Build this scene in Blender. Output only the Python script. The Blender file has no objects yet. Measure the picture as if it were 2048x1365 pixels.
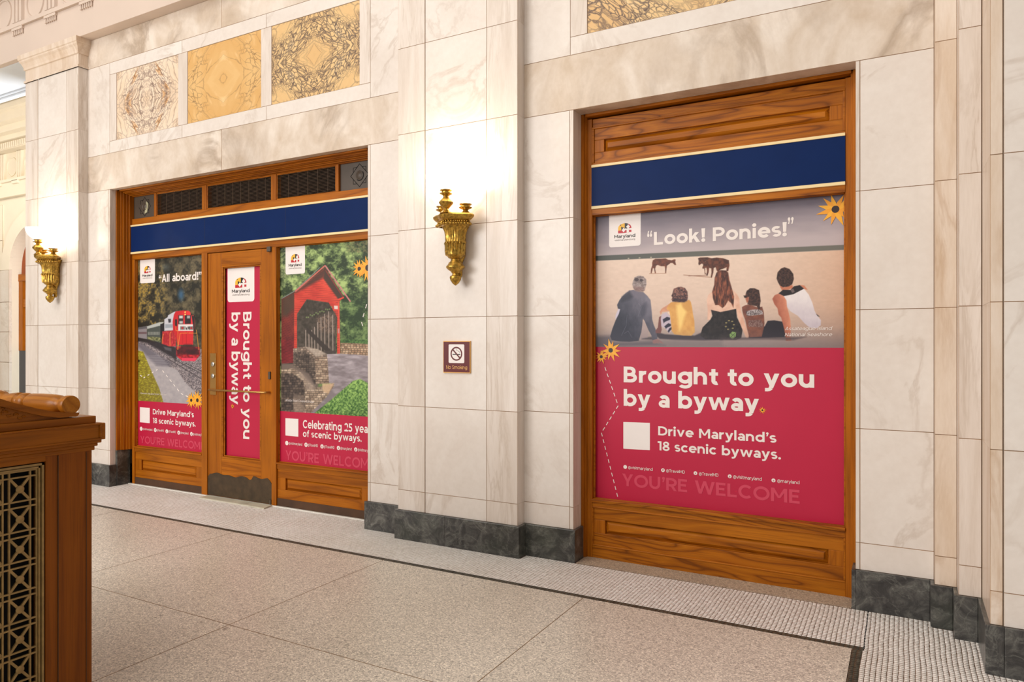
import bpy, math, random
import numpy as np
from mathutils import Vector, Matrix
random.seed(7); np.random.seed(7)
S = bpy.context.scene
COL = S.collection
# ------------------------------------------------------------------ camera
F = 1423.0; TH = math.radians(28.91); CH = 1.5; CXP = 1024.0; CYP = 684.0; D = 4.44
cs, sn = math.cos(TH), math.sin(TH)
cam = bpy.data.cameras.new('camera'); camo = bpy.data.objects.new('camera', cam); COL.objects.link(camo)
cam.sensor_fit = 'HORIZONTAL'; cam.sensor_width = 36.0; cam.lens = F / 2048 * 36
cam.shift_y = (CYP - 682.5) / 2048; cam.clip_start = .05; cam.clip_end = 200
camo.location = (0, -D, CH); camo.rotation_euler = (math.pi / 2, 0, TH)
S.camera = camo
# ------------------------------------------------------------------ light
wd = bpy.data.worlds.new('hall_light'); S.world = wd; wd.use_nodes = True
bgn = wd.node_tree.nodes['Background']
bgn.inputs[0].default_value = (1.0, .95, .90, 1); bgn.inputs[1].default_value = .38
def area(name, loc, target, sx, sy, power, col):
    l = bpy.data.lights.new(name, 'AREA'); l.shape = 'RECTANGLE'; l.size = sx; l.size_y = sy
    l.energy = power; l.color = col
    o = bpy.data.objects.new(name, l); COL.objects.link(o); o.location = loc
    o.rotation_euler = (Vector(target) - Vector(loc)).to_track_quat('-Z', 'Y').to_euler()
    return o
area('skylight', (-4.5, -7.5, 9.5), (-4.0, -3.0, 0), 12, 6, 640, (1.0, .90, .79))
area('entrance_windows', (-8.0, -12.0, 4.2), (-2.5, 0, 1.2), 7, 4.5, 900, (1.0, .97, .94))
area('side_hall_fill', (-17.5, 1.6, 5.3), (-17.5, 3.9, 3.2), 5, 1.4, 85, (1.0, .92, .80))  # added fill light, no fixture modelled; brightens the far wall
area('side_hall_cool_fill', (-9.3, 2.3, 2.6), (-17, 3.0, 3.4), 3, 3, 430, (.90, .95, 1.0))  # added cool light hidden behind the wall, for the arch reveal and soffit
S.view_settings.view_transform = 'Standard'; S.view_settings.look = 'None'
S.view_settings.gamma = 1.0; S.view_settings.use_curve_mapping = False
S.view_settings.exposure = -0.04
# ------------------------------------------------------------------ pixel rays -> points on known planes
def ray(u, v):
    a = (u - CXP) / F; b = -(v - CYP) / F
    return np.array([a * cs - sn, a * sn + cs, b])
def W(u, v, y=0.0):
    r = ray(u, v); t = (D + y) / r[1]; p = r * t
    return float(p[0]), float(p[2] + CH)
def WX(u, v, x):
    r = ray(u, v); t = x / r[0]; p = r * t
    return float(p[1] - D), float(p[2] + CH)
def P(x, y, z):
    dx = x; dy = y + D; dz = z - CH
    dep = -dx * sn + dy * cs
    return CXP + F * (dx * cs + dy * sn) / dep, CYP - F * dz / dep
# ------------------------------------------------------------------ helpers
def lin(c):
    c = np.asarray(c, float) / 255.0
    return np.where(c <= .04045, c / 12.92, ((c + .055) / 1.055) ** 2.4)
def L4(r, g, b):
    l = lin((r, g, b)); return (float(l[0]), float(l[1]), float(l[2]), 1.0)
class MB:
    def __init__(s): s.v = []; s.f = []; s.m = []; s.sm = []
    def add(s, vs, fs, mi=0, smooth=False):
        b = len(s.v); s.v += [tuple(p) for p in vs]
        for f in fs: s.f.append(tuple(b + i for i in f)); s.m.append(mi); s.sm.append(smooth)
        return s
    def box(s, x0, x1, y0, y1, z0, z1, mi=0):
        x0, x1 = min(x0, x1), max(x0, x1); y0, y1 = min(y0, y1), max(y0, y1); z0, z1 = min(z0, z1), max(z0, z1)
        vs = [(x0, y0, z0), (x1, y0, z0), (x1, y1, z0), (x0, y1, z0), (x0, y0, z1), (x1, y0, z1), (x1, y1, z1), (x0, y1, z1)]
        return s.add(vs, [(0, 3, 2, 1), (4, 5, 6, 7), (0, 1, 5, 4), (1, 2, 6, 5), (2, 3, 7, 6), (3, 0, 4, 7)], mi)
    def frustum(s, x0, x1, z0, z1, yb, yf, ins, mi=0, mib=None):
        """block whose front (at yf, toward -Y) is inset by ins"""
        mib = mi if mib is None else mib
        vs = [(x0, yb, z0), (x1, yb, z0), (x1, yb, z1), (x0, yb, z1),
              (x0 + ins, yf, z0 + ins), (x1 - ins, yf, z0 + ins), (x1 - ins, yf, z1 - ins), (x0 + ins, yf, z1 - ins)]
        s.add(vs, [(4, 5, 6, 7)], mi)
        s.add(vs, [(0, 1, 5, 4), (1, 2, 6, 5), (2, 3, 7, 6), (3, 0, 4, 7), (0, 3, 2, 1)], mib)
        return s
    def prism(s, pts, a0, a1, axis, mi=0, smooth=False):
        """pts 2D polygon; axis 'x': pts=(y,z); 'y': pts=(x,z); 'z': pts=(x,y)"""
        n = len(pts)
        def mk(p, a):
            return (a, p[0], p[1]) if axis == 'x' else ((p[0], a, p[1]) if axis == 'y' else (p[0], p[1], a))
        vs = [mk(p, a0) for p in pts] + [mk(p, a1) for p in pts]
        s.add(vs, [tuple(range(n - 1, -1, -1)), tuple(range(n, 2 * n))], mi)
        s.add(vs, [(i, (i + 1) % n, n + (i + 1) % n, n + i) for i in range(n)], mi, smooth)
        return s
    def lathe(s, prof, c, axis='z', seg=24, mi=0, flute=0, fl_amp=0.0, fl_range=None, sx=1.0, sy=1.0):
        """prof [(r,h)] about an axis through c"""
        vs = []; n = len(prof)
        for (r, h) in prof:
            for k in range(seg):
                a = 2 * math.pi * k / seg; rr = r
                if flute and fl_range[0] <= h <= fl_range[1]: rr = r * (1 + fl_amp * (1 if k % 2 else -1))
                p, q = rr * math.cos(a) * sx, rr * math.sin(a) * sy
                if axis == 'z': vs.append((c[0] + p, c[1] + q, c[2] + h))
                elif axis == 'x': vs.append((c[0] + h, c[1] + p, c[2] + q))
                else: vs.append((c[0] + p, c[1] + h, c[2] + q))
        fs = []
        for i in range(n - 1):
            for k in range(seg):
                k2 = (k + 1) % seg
                fs.append((i * seg + k, i * seg + k2, (i + 1) * seg + k2, (i + 1) * seg + k))
        s.add(vs, fs, mi, True)
        b = len(s.v) - n * seg
        s.f.append(tuple(b + k for k in range(seg - 1, -1, -1))); s.m.append(mi); s.sm.append(False)
        s.f.append(tuple(b + (n - 1) * seg + k for k in range(seg))); s.m.append(mi); s.sm.append(False)
        return s
    def tube(s, path, r, seg=8, mi=0):
        path = [Vector(p) for p in path]; vs = []; n = len(path)
        for i, p in enumerate(path):
            t = (path[min(i + 1, n - 1)] - path[max(i - 1, 0)]).normalized()
            up = Vector((0, 0, 1)) if abs(t.z) < .9 else Vector((1, 0, 0))
            a = t.cross(up).normalized(); b = t.cross(a)
            rr = r[i] if isinstance(r, (list, tuple)) else r
            for k in range(seg):
                an = 2 * math.pi * k / seg
                vs.append(tuple(p + a * (rr * math.cos(an)) + b * (rr * math.sin(an))))
        fs = [(i * seg + k, i * seg + (k + 1) % seg, (i + 1) * seg + (k + 1) % seg, (i + 1) * seg + k) for i in range(n - 1) for k in range(seg)]
        s.add(vs, fs, mi, True)
        s.add(vs, [tuple(range(seg)), tuple((n - 1) * seg + k for k in range(seg - 1, -1, -1))], mi)
        return s
    def ball(s, c, r, seg=10, rings=6, mi=0, sc=(1, 1, 1)):
        vs = [(c[0], c[1], c[2] + r * sc[2])]
        for i in range(1, rings):
            a = math.pi * i / rings
            for k in range(seg):
                b = 2 * math.pi * k / seg
                vs.append((c[0] + r * math.sin(a) * math.cos(b) * sc[0], c[1] + r * math.sin(a) * math.sin(b) * sc[1], c[2] + r * math.cos(a) * sc[2]))
        vs.append((c[0], c[1], c[2] - r * sc[2])); fs = []
        for k in range(seg):
            fs.append((0, 1 + k, 1 + (k + 1) % seg))
            for i in range(rings - 2):
                a = 1 + i * seg; fs.append((a + k, a + seg + k, a + seg + (k + 1) % seg, a + (k + 1) % seg))
            a = 1 + (rings - 2) * seg; fs.append((a + k, len(vs) - 1, a + (k + 1) % seg))
        return s.add(vs, fs, mi, True)
    def build(s, name, mats, parent=None, loc=None, bevel=0.0, local=False):
        """world-space verts; loc = object origin"""
        loc = Vector(loc) if loc is not None else Vector((0, 0, 0))
        me = bpy.data.meshes.new(name)
        me.from_pydata([(p[0] - loc[0], p[1] - loc[1], p[2] - loc[2]) for p in s.v], [], s.f)
        for m in (mats if isinstance(mats, (list, tuple)) else [mats]): me.materials.append(m)
        me.polygons.foreach_set('material_index', s.m)
        me.polygons.foreach_set('use_smooth', s.sm)
        me.update()
        if any(s.sm): me.set_sharp_from_angle(angle=math.radians(40))
        o = bpy.data.objects.new(name, me); COL.objects.link(o); o.location = loc
        if parent: attach(o, parent, local)
        if bevel:
            b = o.modifiers.new('bevel', 'BEVEL'); b.width = bevel; b.segments = 2; b.limit_method = 'ANGLE'; b.angle_limit = math.radians(50)
        return o
def wloc(o):
    v = Vector(o.location)
    if o.parent: v = v + o.matrix_parent_inverse.translation + wloc(o.parent)
    return v
def attach(o, parent, local=False):
    o.parent = parent
    if not local: o.matrix_parent_inverse = Matrix.Translation(-wloc(parent))
def empty(name, loc, parent=None):
    o = bpy.data.objects.new(name, None); COL.objects.link(o); o.location = loc; o.empty_display_size = .1
    if parent: attach(o, parent)
    return o
def thing(name, loc, label, cat, group=None):
    o = empty(name, loc); tag(o, label, cat, group); return o
def tag(o, label=None, cat=None, group=None, kind=None):
    if label: o['label'] = label
    if cat: o['category'] = cat
    if group: o['group'] = group
    if kind: o['kind'] = kind
    return o
# ------------------------------------------------------------------ materials
class NT:
    def __init__(s, name):
        s.mat = bpy.data.materials.new(name); s.mat.use_nodes = True
        s.t = s.mat.node_tree; s.n = s.t.nodes; s.bsdf = s.n['Principled BSDF']
    def node(s, typ, **kw):
        n = s.n.new(typ)
        for k, v in kw.items():
            if k.startswith('i_'):
                key = k[2:]; n.inputs[int(key) if key.isdigit() else key].default_value = v
            else: setattr(n, k, v)
        return n
    def link(s, a, b): s.t.links.new(a, b)
    def coords(s, scale=(1, 1, 1), rnd=True, rot=(0, 0, 0)):
        tc = s.node('ShaderNodeTexCoord'); out = tc.outputs['Object']
        if rnd:
            oi = s.node('ShaderNodeObjectInfo'); mu = s.node('ShaderNodeVectorMath', operation='SCALE'); mu.inputs[0].default_value = (31.7, 17.3, 23.9)
            s.link(oi.outputs['Random'], mu.inputs['Scale'])
            ad = s.node('ShaderNodeVectorMath', operation='ADD'); s.link(out, ad.inputs[0]); s.link(mu.outputs[0], ad.inputs[1]); out = ad.outputs[0]
        mp = s.node('ShaderNodeMapping'); mp.inputs['Scale'].default_value = scale; mp.inputs['Rotation'].default_value = rot
        s.link(out, mp.inputs[0]); return mp.outputs[0]
    def noise(s, vec, scale, detail=4, rough=.55, dist=0.0):
        n = s.node('ShaderNodeTexNoise'); n.inputs['Scale'].default_value = scale; n.inputs['Detail'].default_value = detail
        n.inputs['Roughness'].default_value = rough; n.inputs['Distortion'].default_value = dist
        s.link(vec, n.inputs['Vector']); return n.outputs['Fac']
    def ramp(s, fac, stops):
        r = s.node('ShaderNodeValToRGB'); e = r.color_ramp.elements
        while len(e) < len(stops): e.new(.5)
        for i, (p, c) in enumerate(stops):
            e[i].position = p; e[i].color = c if len(c) == 4 else (*c, 1)
        s.link(fac, r.inputs[0]); return r.outputs[0]
    def math(s, op, a, b=None, clamp=False):
        m = s.node('ShaderNodeMath', operation=op); m.use_clamp = clamp
        for i, x in enumerate((a, b)):
            if x is None: continue
            if isinstance(x, (int, float)): m.inputs[i].default_value = x
            else: s.link(x, m.inputs[i])
        return m.outputs[0]
    def mix(s, fac, a, b, mode='MIX'):
        m = s.node('ShaderNodeMix', data_type='RGBA', blend_type=mode)
        if isinstance(fac, (int, float)): m.inputs[0].default_value = fac
        else: s.link(fac, m.inputs[0])
        for i, x in ((6, a), (7, b)):
            if isinstance(x, (tuple, list)): m.inputs[i].default_value = x
            else: s.link(x, m.inputs[i])
        return m.outputs[2]
    def done(s, col, rough=.5, metal=0.0, bump=None, bstr=.2, bdist=.002, spec=None, coat=0.0):
        b = s.bsdf
        if isinstance(col, (tuple, list)): b.inputs['Base Color'].default_value = col
        else: s.link(col, b.inputs['Base Color'])
        if isinstance(rough, (int, float)): b.inputs['Roughness'].default_value = rough
        else: s.link(rough, b.inputs['Roughness'])
        b.inputs['Metallic'].default_value = metal
        if spec is not None: b.inputs['Specular IOR Level'].default_value = spec
        if coat: b.inputs['Coat Weight'].default_value = coat; b.inputs['Coat Roughness'].default_value = .15
        if bump is not None:
            bn = s.node('ShaderNodeBump'); bn.inputs['Strength'].default_value = bstr; bn.inputs['Distance'].default_value = bdist
            s.link(bump, bn.inputs['Height']); s.link(bn.outputs[0], b.inputs['Normal'])
        return s.mat
def plain(name, rgb, rough=.5, metal=0.0, var=0.06, scale=6.0, spec=None, coat=0.0):
    t = NT(name); v = t.coords(); n = t.noise(v, scale, 3)
    c = np.array(L4(*rgb)[:3]); a = tuple(np.clip(c * (1 - var), 0, 1)) + (1,); b = tuple(np.clip(c * (1 + var), 0, 1)) + (1,)
    return t.done(t.ramp(n, [(.3, a), (.7, b)]), rough, metal, spec=spec, coat=coat)
def vein(t, vec, scale, width, dist=1.2, detail=6):
    n = t.noise(vec, scale, detail, .6, dist)
    d = t.math('ABSOLUTE', t.math('SUBTRACT', n, .5))
    return t.ramp(d, [(0, (1, 1, 1, 1)), (width, (0, 0, 0, 1))])
def marble(name, base, dark, vcol, vamt, streak=None, vs=1.3, cloud=1.6, wid=.035, rough=.32, rot=(0, 0, 0)):
    t = NT(name); sc = streak or (1, 1, 1); v = t.coords(sc, True, rot)
    c = t.ramp(t.noise(v, cloud, 5, .55, .8), [(.32, L4(*dark)), (.68, L4(*base))])
    ve = vein(t, v, vs, wid)
    msk = t.ramp(t.noise(v, .9, 2), [(.42, (0, 0, 0, 1)), (.62, (1, 1, 1, 1))])
    fac = t.math('MULTIPLY', t.math('MULTIPLY', ve, msk), vamt)
    c = t.mix(fac, c, L4(*vcol))
    fine = t.noise(v, 26, 3)
    c = t.mix(.05, c, t.ramp(fine, [(.3, (.25, .2, .16, 1)), (.7, (1, 1, 1, 1))]))
    return t.done(c, rough, spec=.4)
m_marble = marble('white_marble', (230, 222, 214), (220, 209, 199), (188, 170, 154), .5)
m_marble_str = marble('streaked_marble', (229, 219, 210), (211, 197, 184), (180, 160, 140), .5, streak=(5.5, 5.5, .55), vs=1.6, cloud=1.5, wid=.05)
m_marble_lin = marble('swirled_marble', (229, 217, 204), (200, 180, 158), (160, 138, 116), .7, streak=(1.4, 1, 1.1), vs=.9, cloud=2.2, wid=.09, rot=(0, math.radians(28), 0))
m_marble_dk = marble('shadow_marble', (205, 188, 170), (170, 150, 130), (120, 100, 85), .7, streak=(3, 3, 1))
m_marble_gold = marble('golden_marble', (228, 212, 196), (213, 190, 166), (184, 150, 116), .45, streak=(4, 4, .8), vs=1.2, wid=.08)
m_stain = plain('joint_stain', (160, 126, 94), .8, var=.25, scale=3)
m_grout_dk = plain('joint_grout', (128, 98, 72), .9, var=.2)  # brown grout colour of the core behind the slabs
def breccia(name, base, base2, vcol, dens, zone, vw, orange=None, sc=5.0):
    """book-matched slab: pattern mirrored about the panel's centre lines"""
    t = NT(name); tc = t.node('ShaderNodeTexCoord'); ab = t.node('ShaderNodeVectorMath', operation='ABSOLUTE')
    t.link(tc.outputs['Object'], ab.inputs[0])
    oi = t.node('ShaderNodeObjectInfo'); mu = t.node('ShaderNodeVectorMath', operation='SCALE'); mu.inputs[0].default_value = (11.7, 7.3, 13.9); t.link(oi.outputs['Random'], mu.inputs['Scale'])
    ad = t.node('ShaderNodeVectorMath', operation='ADD'); t.link(ab.outputs[0], ad.inputs[0]); t.link(mu.outputs[0], ad.inputs[1])
    mp = t.node('ShaderNodeMapping'); mp.inputs['Rotation'].default_value = (0, math.radians(48), 0); mp.inputs['Scale'].default_value = (1, 1, 1); t.link(ad.outputs[0], mp.inputs[0])
    mq = t.node('ShaderNodeMapping'); mq.inputs['Scale'].default_value = (2.0, 1, .8); t.link(mp.outputs[0], mq.inputs[0]); v = mq.outputs[0]
    wn = t.node('ShaderNodeTexNoise'); wn.inputs['Scale'].default_value = 2.2; wn.inputs['Detail'].default_value = 5; t.link(v, wn.inputs['Vector'])
    sc2 = t.node('ShaderNodeVectorMath', operation='SCALE'); sc2.inputs['Scale'].default_value = .42; t.link(wn.outputs['Color'], sc2.inputs[0])
    v2 = t.node('ShaderNodeVectorMath', operation='ADD'); t.link(v, v2.inputs[0]); t.link(sc2.outputs[0], v2.inputs[1]); v2 = v2.outputs[0]
    c = t.ramp(t.noise(v2, 2.4, 4), [(.35, L4(*base2)), (.62, L4(*base))])
    if orange: c = t.mix(t.ramp(t.noise(v2, 3.1, 3), [(.58, (0, 0, 0, 1)), (.68, (1, 1, 1, 1))]), c, L4(*orange))
    zm = t.ramp(t.noise(v2, 1.7, 2), [(zone - .07, (0, 0, 0, 1)), (zone + .07, (1, 1, 1, 1))])
    tot = None
    for k, (s_, w_, a_) in enumerate(((sc, vw, dens * .55), (sc * 2.1, vw * 1.6, dens), (sc * 4.0, vw * 2.2, dens))):
        vo = t.node('ShaderNodeTexVoronoi', feature='DISTANCE_TO_EDGE'); vo.inputs['Scale'].default_value = s_; t.link(v2, vo.inputs['Vector'])
        e = t.ramp(vo.outputs['Distance'], [(0, (1, 1, 1, 1)), (w_, (0, 0, 0, 1))])
        e = t.math('MULTIPLY', e, a_)
        if k: e = t.math('MULTIPLY', e, zm)
        tot = e if tot is None else t.math('MAXIMUM', tot, e)
    return t.done(t.mix(tot, c, L4(*vcol)), .3, spec=.4)
m_brec = [breccia('pink_breccia', (234, 214, 192), (226, 196, 162), (92, 62, 58), .9, .46, .045, (226, 168, 96), 4.2),
          breccia('yellow_breccia', (222, 182, 122), (214, 168, 104), (96, 68, 50), .75, .56, .022, (234, 200, 146), 2.4),
          breccia('violet_breccia', (226, 192, 138), (218, 178, 122), (64, 48, 58), .95, .46, .055, (238, 212, 168), 4.6)]
def green_marble():
    t = NT('green_black_marble'); v = t.coords((1, 1, 1))
    c = t.ramp(t.noise(v, 9, 10, .75, 1.0), [(.3, L4(36, 35, 36)), (.46, L4(60, 59, 58)), (.58, L4(90, 89, 85)), (.72, L4(138, 137, 130))])
    e = vein(t, v, 3.2, .018, 2.0, 8)
    c = t.mix(t.math('MULTIPLY', e, .22), c, L4(160, 160, 150))
    c = t.mix(t.ramp(t.noise(v, 1.8, 3), [(.5, (0, 0, 0, 1)), (.75, (.4, .4, .4, 1))]), c, L4(72, 82, 66))
    return t.done(c, .28, spec=.5)
m_green = green_marble()
def wood(name, along, light, mid, dark, ring=9.0, rough=.38, cath=.5, run=.55, nb=9.0):
    t = NT(name)
    big, sm = ring, run
    sc = {'x': (sm, big, big), 'y': (big, sm, big), 'z': (big, big, sm)}[along]
    v = t.coords(sc)
    n0 = t.noise(v, .55, 2, .5, .6)
    bands = t.math('FRACT', t.math('MULTIPLY', n0, nb))
    tri = t.math('ABSOLUTE', t.math('SUBTRACT', t.math('MULTIPLY', bands, 2.0), 1.0))
    c = t.ramp(tri, [(0.0, L4(*dark)), (.28, L4(*mid)), (1.0, L4(*light))])
    c = t.mix(1 - cath, c, L4(*mid))
    sc2 = {'x': (3, 160, 160), 'y': (160, 3, 160), 'z': (160, 160, 3)}[along]
    v2 = t.coords(sc2); pores = t.ramp(t.noise(v2, 1, 4, .7), [(.38, (1, 1, 1, 1)), (.5, (0, 0, 0, 1))])
    c = t.mix(t.math('MULTIPLY', pores, .35), c, L4(*dark))
    v3 = t.coords((1.3, 1.3, 1.3)); bl = t.ramp(t.noise(v3, 1.2, 2), [(.3, (.82, .80, .78, 1)), (.7, (1.08, 1.08, 1.08, 1))])
    c = t.mix(1.0, c, bl, 'MULTIPLY')
    return t.done(c, rough, bump=pores, bstr=.08, spec=.2)
OAK = ((190, 114, 22), (167, 94, 13), (108, 55, 8))
m_oak_x = wood('oak_along', 'x', *OAK); m_oak_z = wood('oak_upright', 'z', *OAK, cath=.3); m_oak_y = wood('oak_depth', 'y', *OAK, cath=.3)
m_oak_fig = wood('figured_oak', 'x', (190, 115, 22), (164, 92, 13), (100, 50, 8), ring=9, cath=.7, run=1.25, nb=11.0)
OAKD = ((170, 102, 18), (146, 82, 8), (96, 50, 4))
m_walnut_y = wood('bench_oak', 'y', *OAKD, cath=.35); m_walnut_z = wood('bench_oak_upright', 'z', (158, 90, 14), (136, 72, 6), (94, 46, 4), cath=.3)
m_walnut_x = wood('bench_oak_roll', 'x', (190, 126, 40), (164, 100, 22), (112, 62, 12), cath=.4, rough=.3)
m_kick = plain('worn_oak_rail', (74, 46, 22), .7, var=.25)
m_blue = plain('navy_panel', (14, 38, 86), .42, var=.05, spec=.08)
m_cream = plain('cream_strip', (238, 214, 160), .45)
m_bronze_dk = plain('dark_bronze', (76, 64, 52), .5, .0, var=.15, spec=.5)
m_louv = plain('louver_bronze', (112, 90, 72), .5, .0, spec=.5)
m_black = plain('void_black', (12, 10, 9), .9)
m_brassplate = plain('door_brass', (178, 134, 74), .34, .75)
m_steel = plain('lock_steel', (190, 186, 178), .3, .9)
m_plate = plain('kick_plate_bronze', (72, 56, 36), .5, .25, var=.3, scale=14)
m_thresh = plain('threshold_stone', (196, 190, 170), .5, var=.12, scale=8)
m_white_trim = plain('white_line', (225, 222, 212), .5)
m_plaster = plain('cream_plaster', (208, 190, 176), .75, var=.03, scale=2)
m_plaster_far = plain('far_plaster', (234, 222, 200), .75, var=.03, scale=2)
m_far_marble = marble('far_marble', (232, 222, 208), (224, 208, 190), (190, 172, 150), .4)
m_soffit = plain('pale_soffit', (216, 220, 226), .7, var=.02)
def terrazzo(name, base):
    t = NT(name); v = t.coords((1, 1, 1))
    c0 = np.array(base, float)
    vo = t.node('ShaderNodeTexVoronoi'); vo.inputs['Scale'].default_value = 165; t.link(v, vo.inputs['Vector'])
    sep = t.node('ShaderNodeSeparateColor'); t.link(vo.outputs['Color'], sep.inputs[0])
    c = t.ramp(sep.outputs[0], [(0, L4(*(c0 * .74))), (.3, L4(*(c0 * .93))), (.6, L4(*c0)), (.86, L4(*np.minimum(c0 * 1.08, 255))), (1, L4(*np.minimum(c0 * 1.2, 252)))])
    big = t.ramp(t.noise(v, .8, 3), [(.3, (.93, .91, .88, 1)), (.7, (1.04, 1.03, 1.02, 1))])
    c = t.mix(1.0, c, big, 'MULTIPLY')
    sp = t.ramp(t.noise(v, 24, 2), [(.26, (1, 1, 1, 1)), (.285, (0, 0, 0, 1))])
    c = t.mix(t.math('MULTIPLY', sp, .5), c, L4(70, 55, 45))
    return t.done(c, .33, spec=.45)
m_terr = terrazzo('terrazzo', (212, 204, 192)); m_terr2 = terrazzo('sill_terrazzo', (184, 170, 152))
m_divider = plain('brass_divider', (128, 100, 62), .5, .3)
def tilemat(name, a, b, rough=.4):
    t = NT(name); tc = t.node('ShaderNodeTexCoord')
    oi = t.node('ShaderNodeObjectInfo')
    ad = t.node('ShaderNodeVectorMath', operation='ADD'); t.link(tc.outputs['Object'], ad.inputs[0]); t.link(oi.outputs['Location'], ad.inputs[1])
    sc = t.node('ShaderNodeVectorMath', operation='MULTIPLY'); sc.inputs[1].default_value = (1 / .022, 1 / .021, 0); t.link(ad.outputs[0], sc.inputs[0])
    fl = t.node('ShaderNodeVectorMath', operation='FLOOR'); t.link(sc.outputs[0], fl.inputs[0])
    wn = t.node('ShaderNodeTexWhiteNoise', noise_dimensions='3D'); t.link(fl.outputs[0], wn.inputs['Vector'])
    c = t.ramp(wn.outputs['Value'], [(0, L4(*a)), (1, L4(*b))])
    big = t.ramp(t.noise(ad.outputs[0], 1.6, 3), [(.35, (.94, .91, .88, 1)), (.65, (1.02, 1.02, 1.02, 1))])
    return t.done(t.mix(1.0, c, big, 'MULTIPLY'), rough, spec=.45)
m_tile = tilemat('white_tile', (224, 219, 213), (245, 242, 238)); m_tile_dk = tilemat('dark_tile', (52, 48, 38), (92, 86, 72))
m_grout = plain('grout', (104, 78, 58), .9, var=.2)
def brass(name, rgb, rough):
    t = NT(name); v = t.coords((1, 1, 1), False); n = t.noise(v, 60, 4, .6)
    c = t.ramp(n, [(.3, L4(*(np.array(rgb) * .62))), (.6, L4(*rgb))])
    return t.done(c, rough, .85, bump=n, bstr=.35, bdist=.003)
m_gilt = brass('gilt_bronze', (206, 164, 74), .34); m_bronze = plain('grille_bronze', (150, 122, 74), .42, .25, var=.2, scale=40)
def emit(name, rgb, st):
    t = NT(name); t.bsdf.inputs['Base Color'].default_value = (.9, .88, .84, 1); t.bsdf.inputs['Roughness'].default_value = .3
    t.bsdf.inputs['Emission Color'].default_value = (*lin(rgb), 1); t.bsdf.inputs['Emission Strength'].default_value = st
    return t.mat
m_glass = emit('lit_opal_glass', (255, 240, 214), 5.0)
def ink(name, rgb, rough=.42): return plain(name, rgb, rough, var=.015, spec=.4)
m_red = ink('crimson_print', (186, 22, 62)); m_redlight = ink('pink_ghost_print', (206, 66, 92)); m_inkw = ink('white_print', (236, 226, 220))
m_card = ink('white_card', (238, 230, 226)); m_inkk = ink('black_print', (36, 32, 32)); m_inkg = ink('grey_print', (128, 120, 118))
m_yel = ink('yellow_print', (246, 178, 50)); m_yel2 = ink('amber_print', (240, 162, 44)); m_brown = ink('brown_print', (52, 36, 34)); m_flagred = ink('flag_red', (190, 34, 48)); m_flagyel = ink('flag_yellow', (240, 184, 56))
m_sign = ink('maroon_plaque', (96, 16, 20)); m_signedge = plain('gilt_edge', (222, 168, 92), .4, .2); m_signtext = ink('gilt_print', (232, 176, 104))
def vcolmat(name):
    t = NT(name); a = t.node('ShaderNodeAttribute', attribute_name='Col'); return t.done(a.outputs['Color'], .45, spec=.35)
m_pic = vcolmat('printed_picture')
# ================================================================== STRUCTURE
def slab(parent, x0, x1, z0, z1, yf, yb, mat, name='marble_slab', g=.0004, bv=.0016):
    c = ((x0 + x1) / 2, yf, (z0 + z1) / 2)
    x0 += g; x1 -= g; z0 += g; z1 -= g
    m = MB()
    B = [(x0, yb, z0), (x1, yb, z0), (x1, yb, z1), (x0, yb, z1)]
    Mv = [(x, yf + bv, z) for x, _, z in B]
    Fv = [(x0 + bv, yf, z0 + bv), (x1 - bv, yf, z0 + bv), (x1 - bv, yf, z1 - bv), (x0 + bv, yf, z1 - bv)]
    vs = B + Mv + Fv
    m.add(vs, [(8, 9, 10, 11), (0, 1, 5, 4), (1, 2, 6, 5), (2, 3, 7, 6), (3, 0, 4, 7)], 0)
    m.add(vs, [(4, 5, 9, 8), (5, 6, 10, 9), (6, 7, 11, 10), (7, 4, 8, 11)], 1)
    return m.build(name, [mat, m_stain], parent, c)
ZS = [.22, .372, 1.012, 1.68, 2.347, 3.08]
ZL = 3.455; ZF = 4.392; ZA = 4.69           # lintel top, frieze frame top, architrave underside
# ---- back wall core with its two openings
core = MB()
core.box(-8.60, -7.24, .03, .55, 0, ZA); core.box(-3.745, -2.006, .03, .55, 0, ZA); core.box(-.219, 4.0, .03, .55, 0, ZA)
core.box(-7.24, -3.745, .06, .55, 3.09, ZA); core.box(-2.006, -.219, .13, .55, 3.09, ZA)
core.box(-7.24, -3.745, .03, .06, ZL, ZA); core.box(-2.006, -.219, .03, .13, ZL, ZA)
wall = core.build('wall_back', m_grout_dk); tag(wall, 'white marble slab wall with two tall openings', kind='structure')
def column(x0, x1, yf, yb, zs, mat=m_marble):
    for a, b in zip(zs[:-1], zs[1:]): slab(wall, x0, x1, a, b, yf, yb, mat)
for x0, x1 in ((-7.60, -7.238), (-3.747, -3.39), (-2.355, -2.004), (-.221, .137)): column(x0, x1, 0, .03, ZS)
for x0, x1, d in ((-7.238, -7.21, .06), (-3.775, -3.747, .06), (-2.004, -1.974, .13), (-.244, -.221, .13)): column(x0, x1, 0, d, ZS, m_marble_str)
# lintels
slab(wall, -7.60, -5.503, 3.08, ZL, 0, .06, m_marble_lin); slab(wall, -5.503, -3.39, 3.08, ZL, 0, .06, m_marble_lin)
slab(wall, -2.355, .137, 3.08, ZL, 0, .13, m_marble_lin)
# plain slabs beside the inlaid friezes
slab(wall, -7.60, -7.216, ZL, ZF, 0, .03, m_marble); slab(wall, -3.747, -3.39, ZL, ZF, 0, .03, m_marble)
slab(wall, -2.355, -1.998, ZL, ZF, 0, .03, m_marble); slab(wall, -.221, .137, ZL, ZF, 0, .03, m_marble)
for a, b in ((-7.60, -5.503), (-5.503, -3.39), (-2.355, -1.1), (-1.1, .137)): slab(wall, a, b, ZF, ZA, 0, .03, m_marble_lin)
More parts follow.
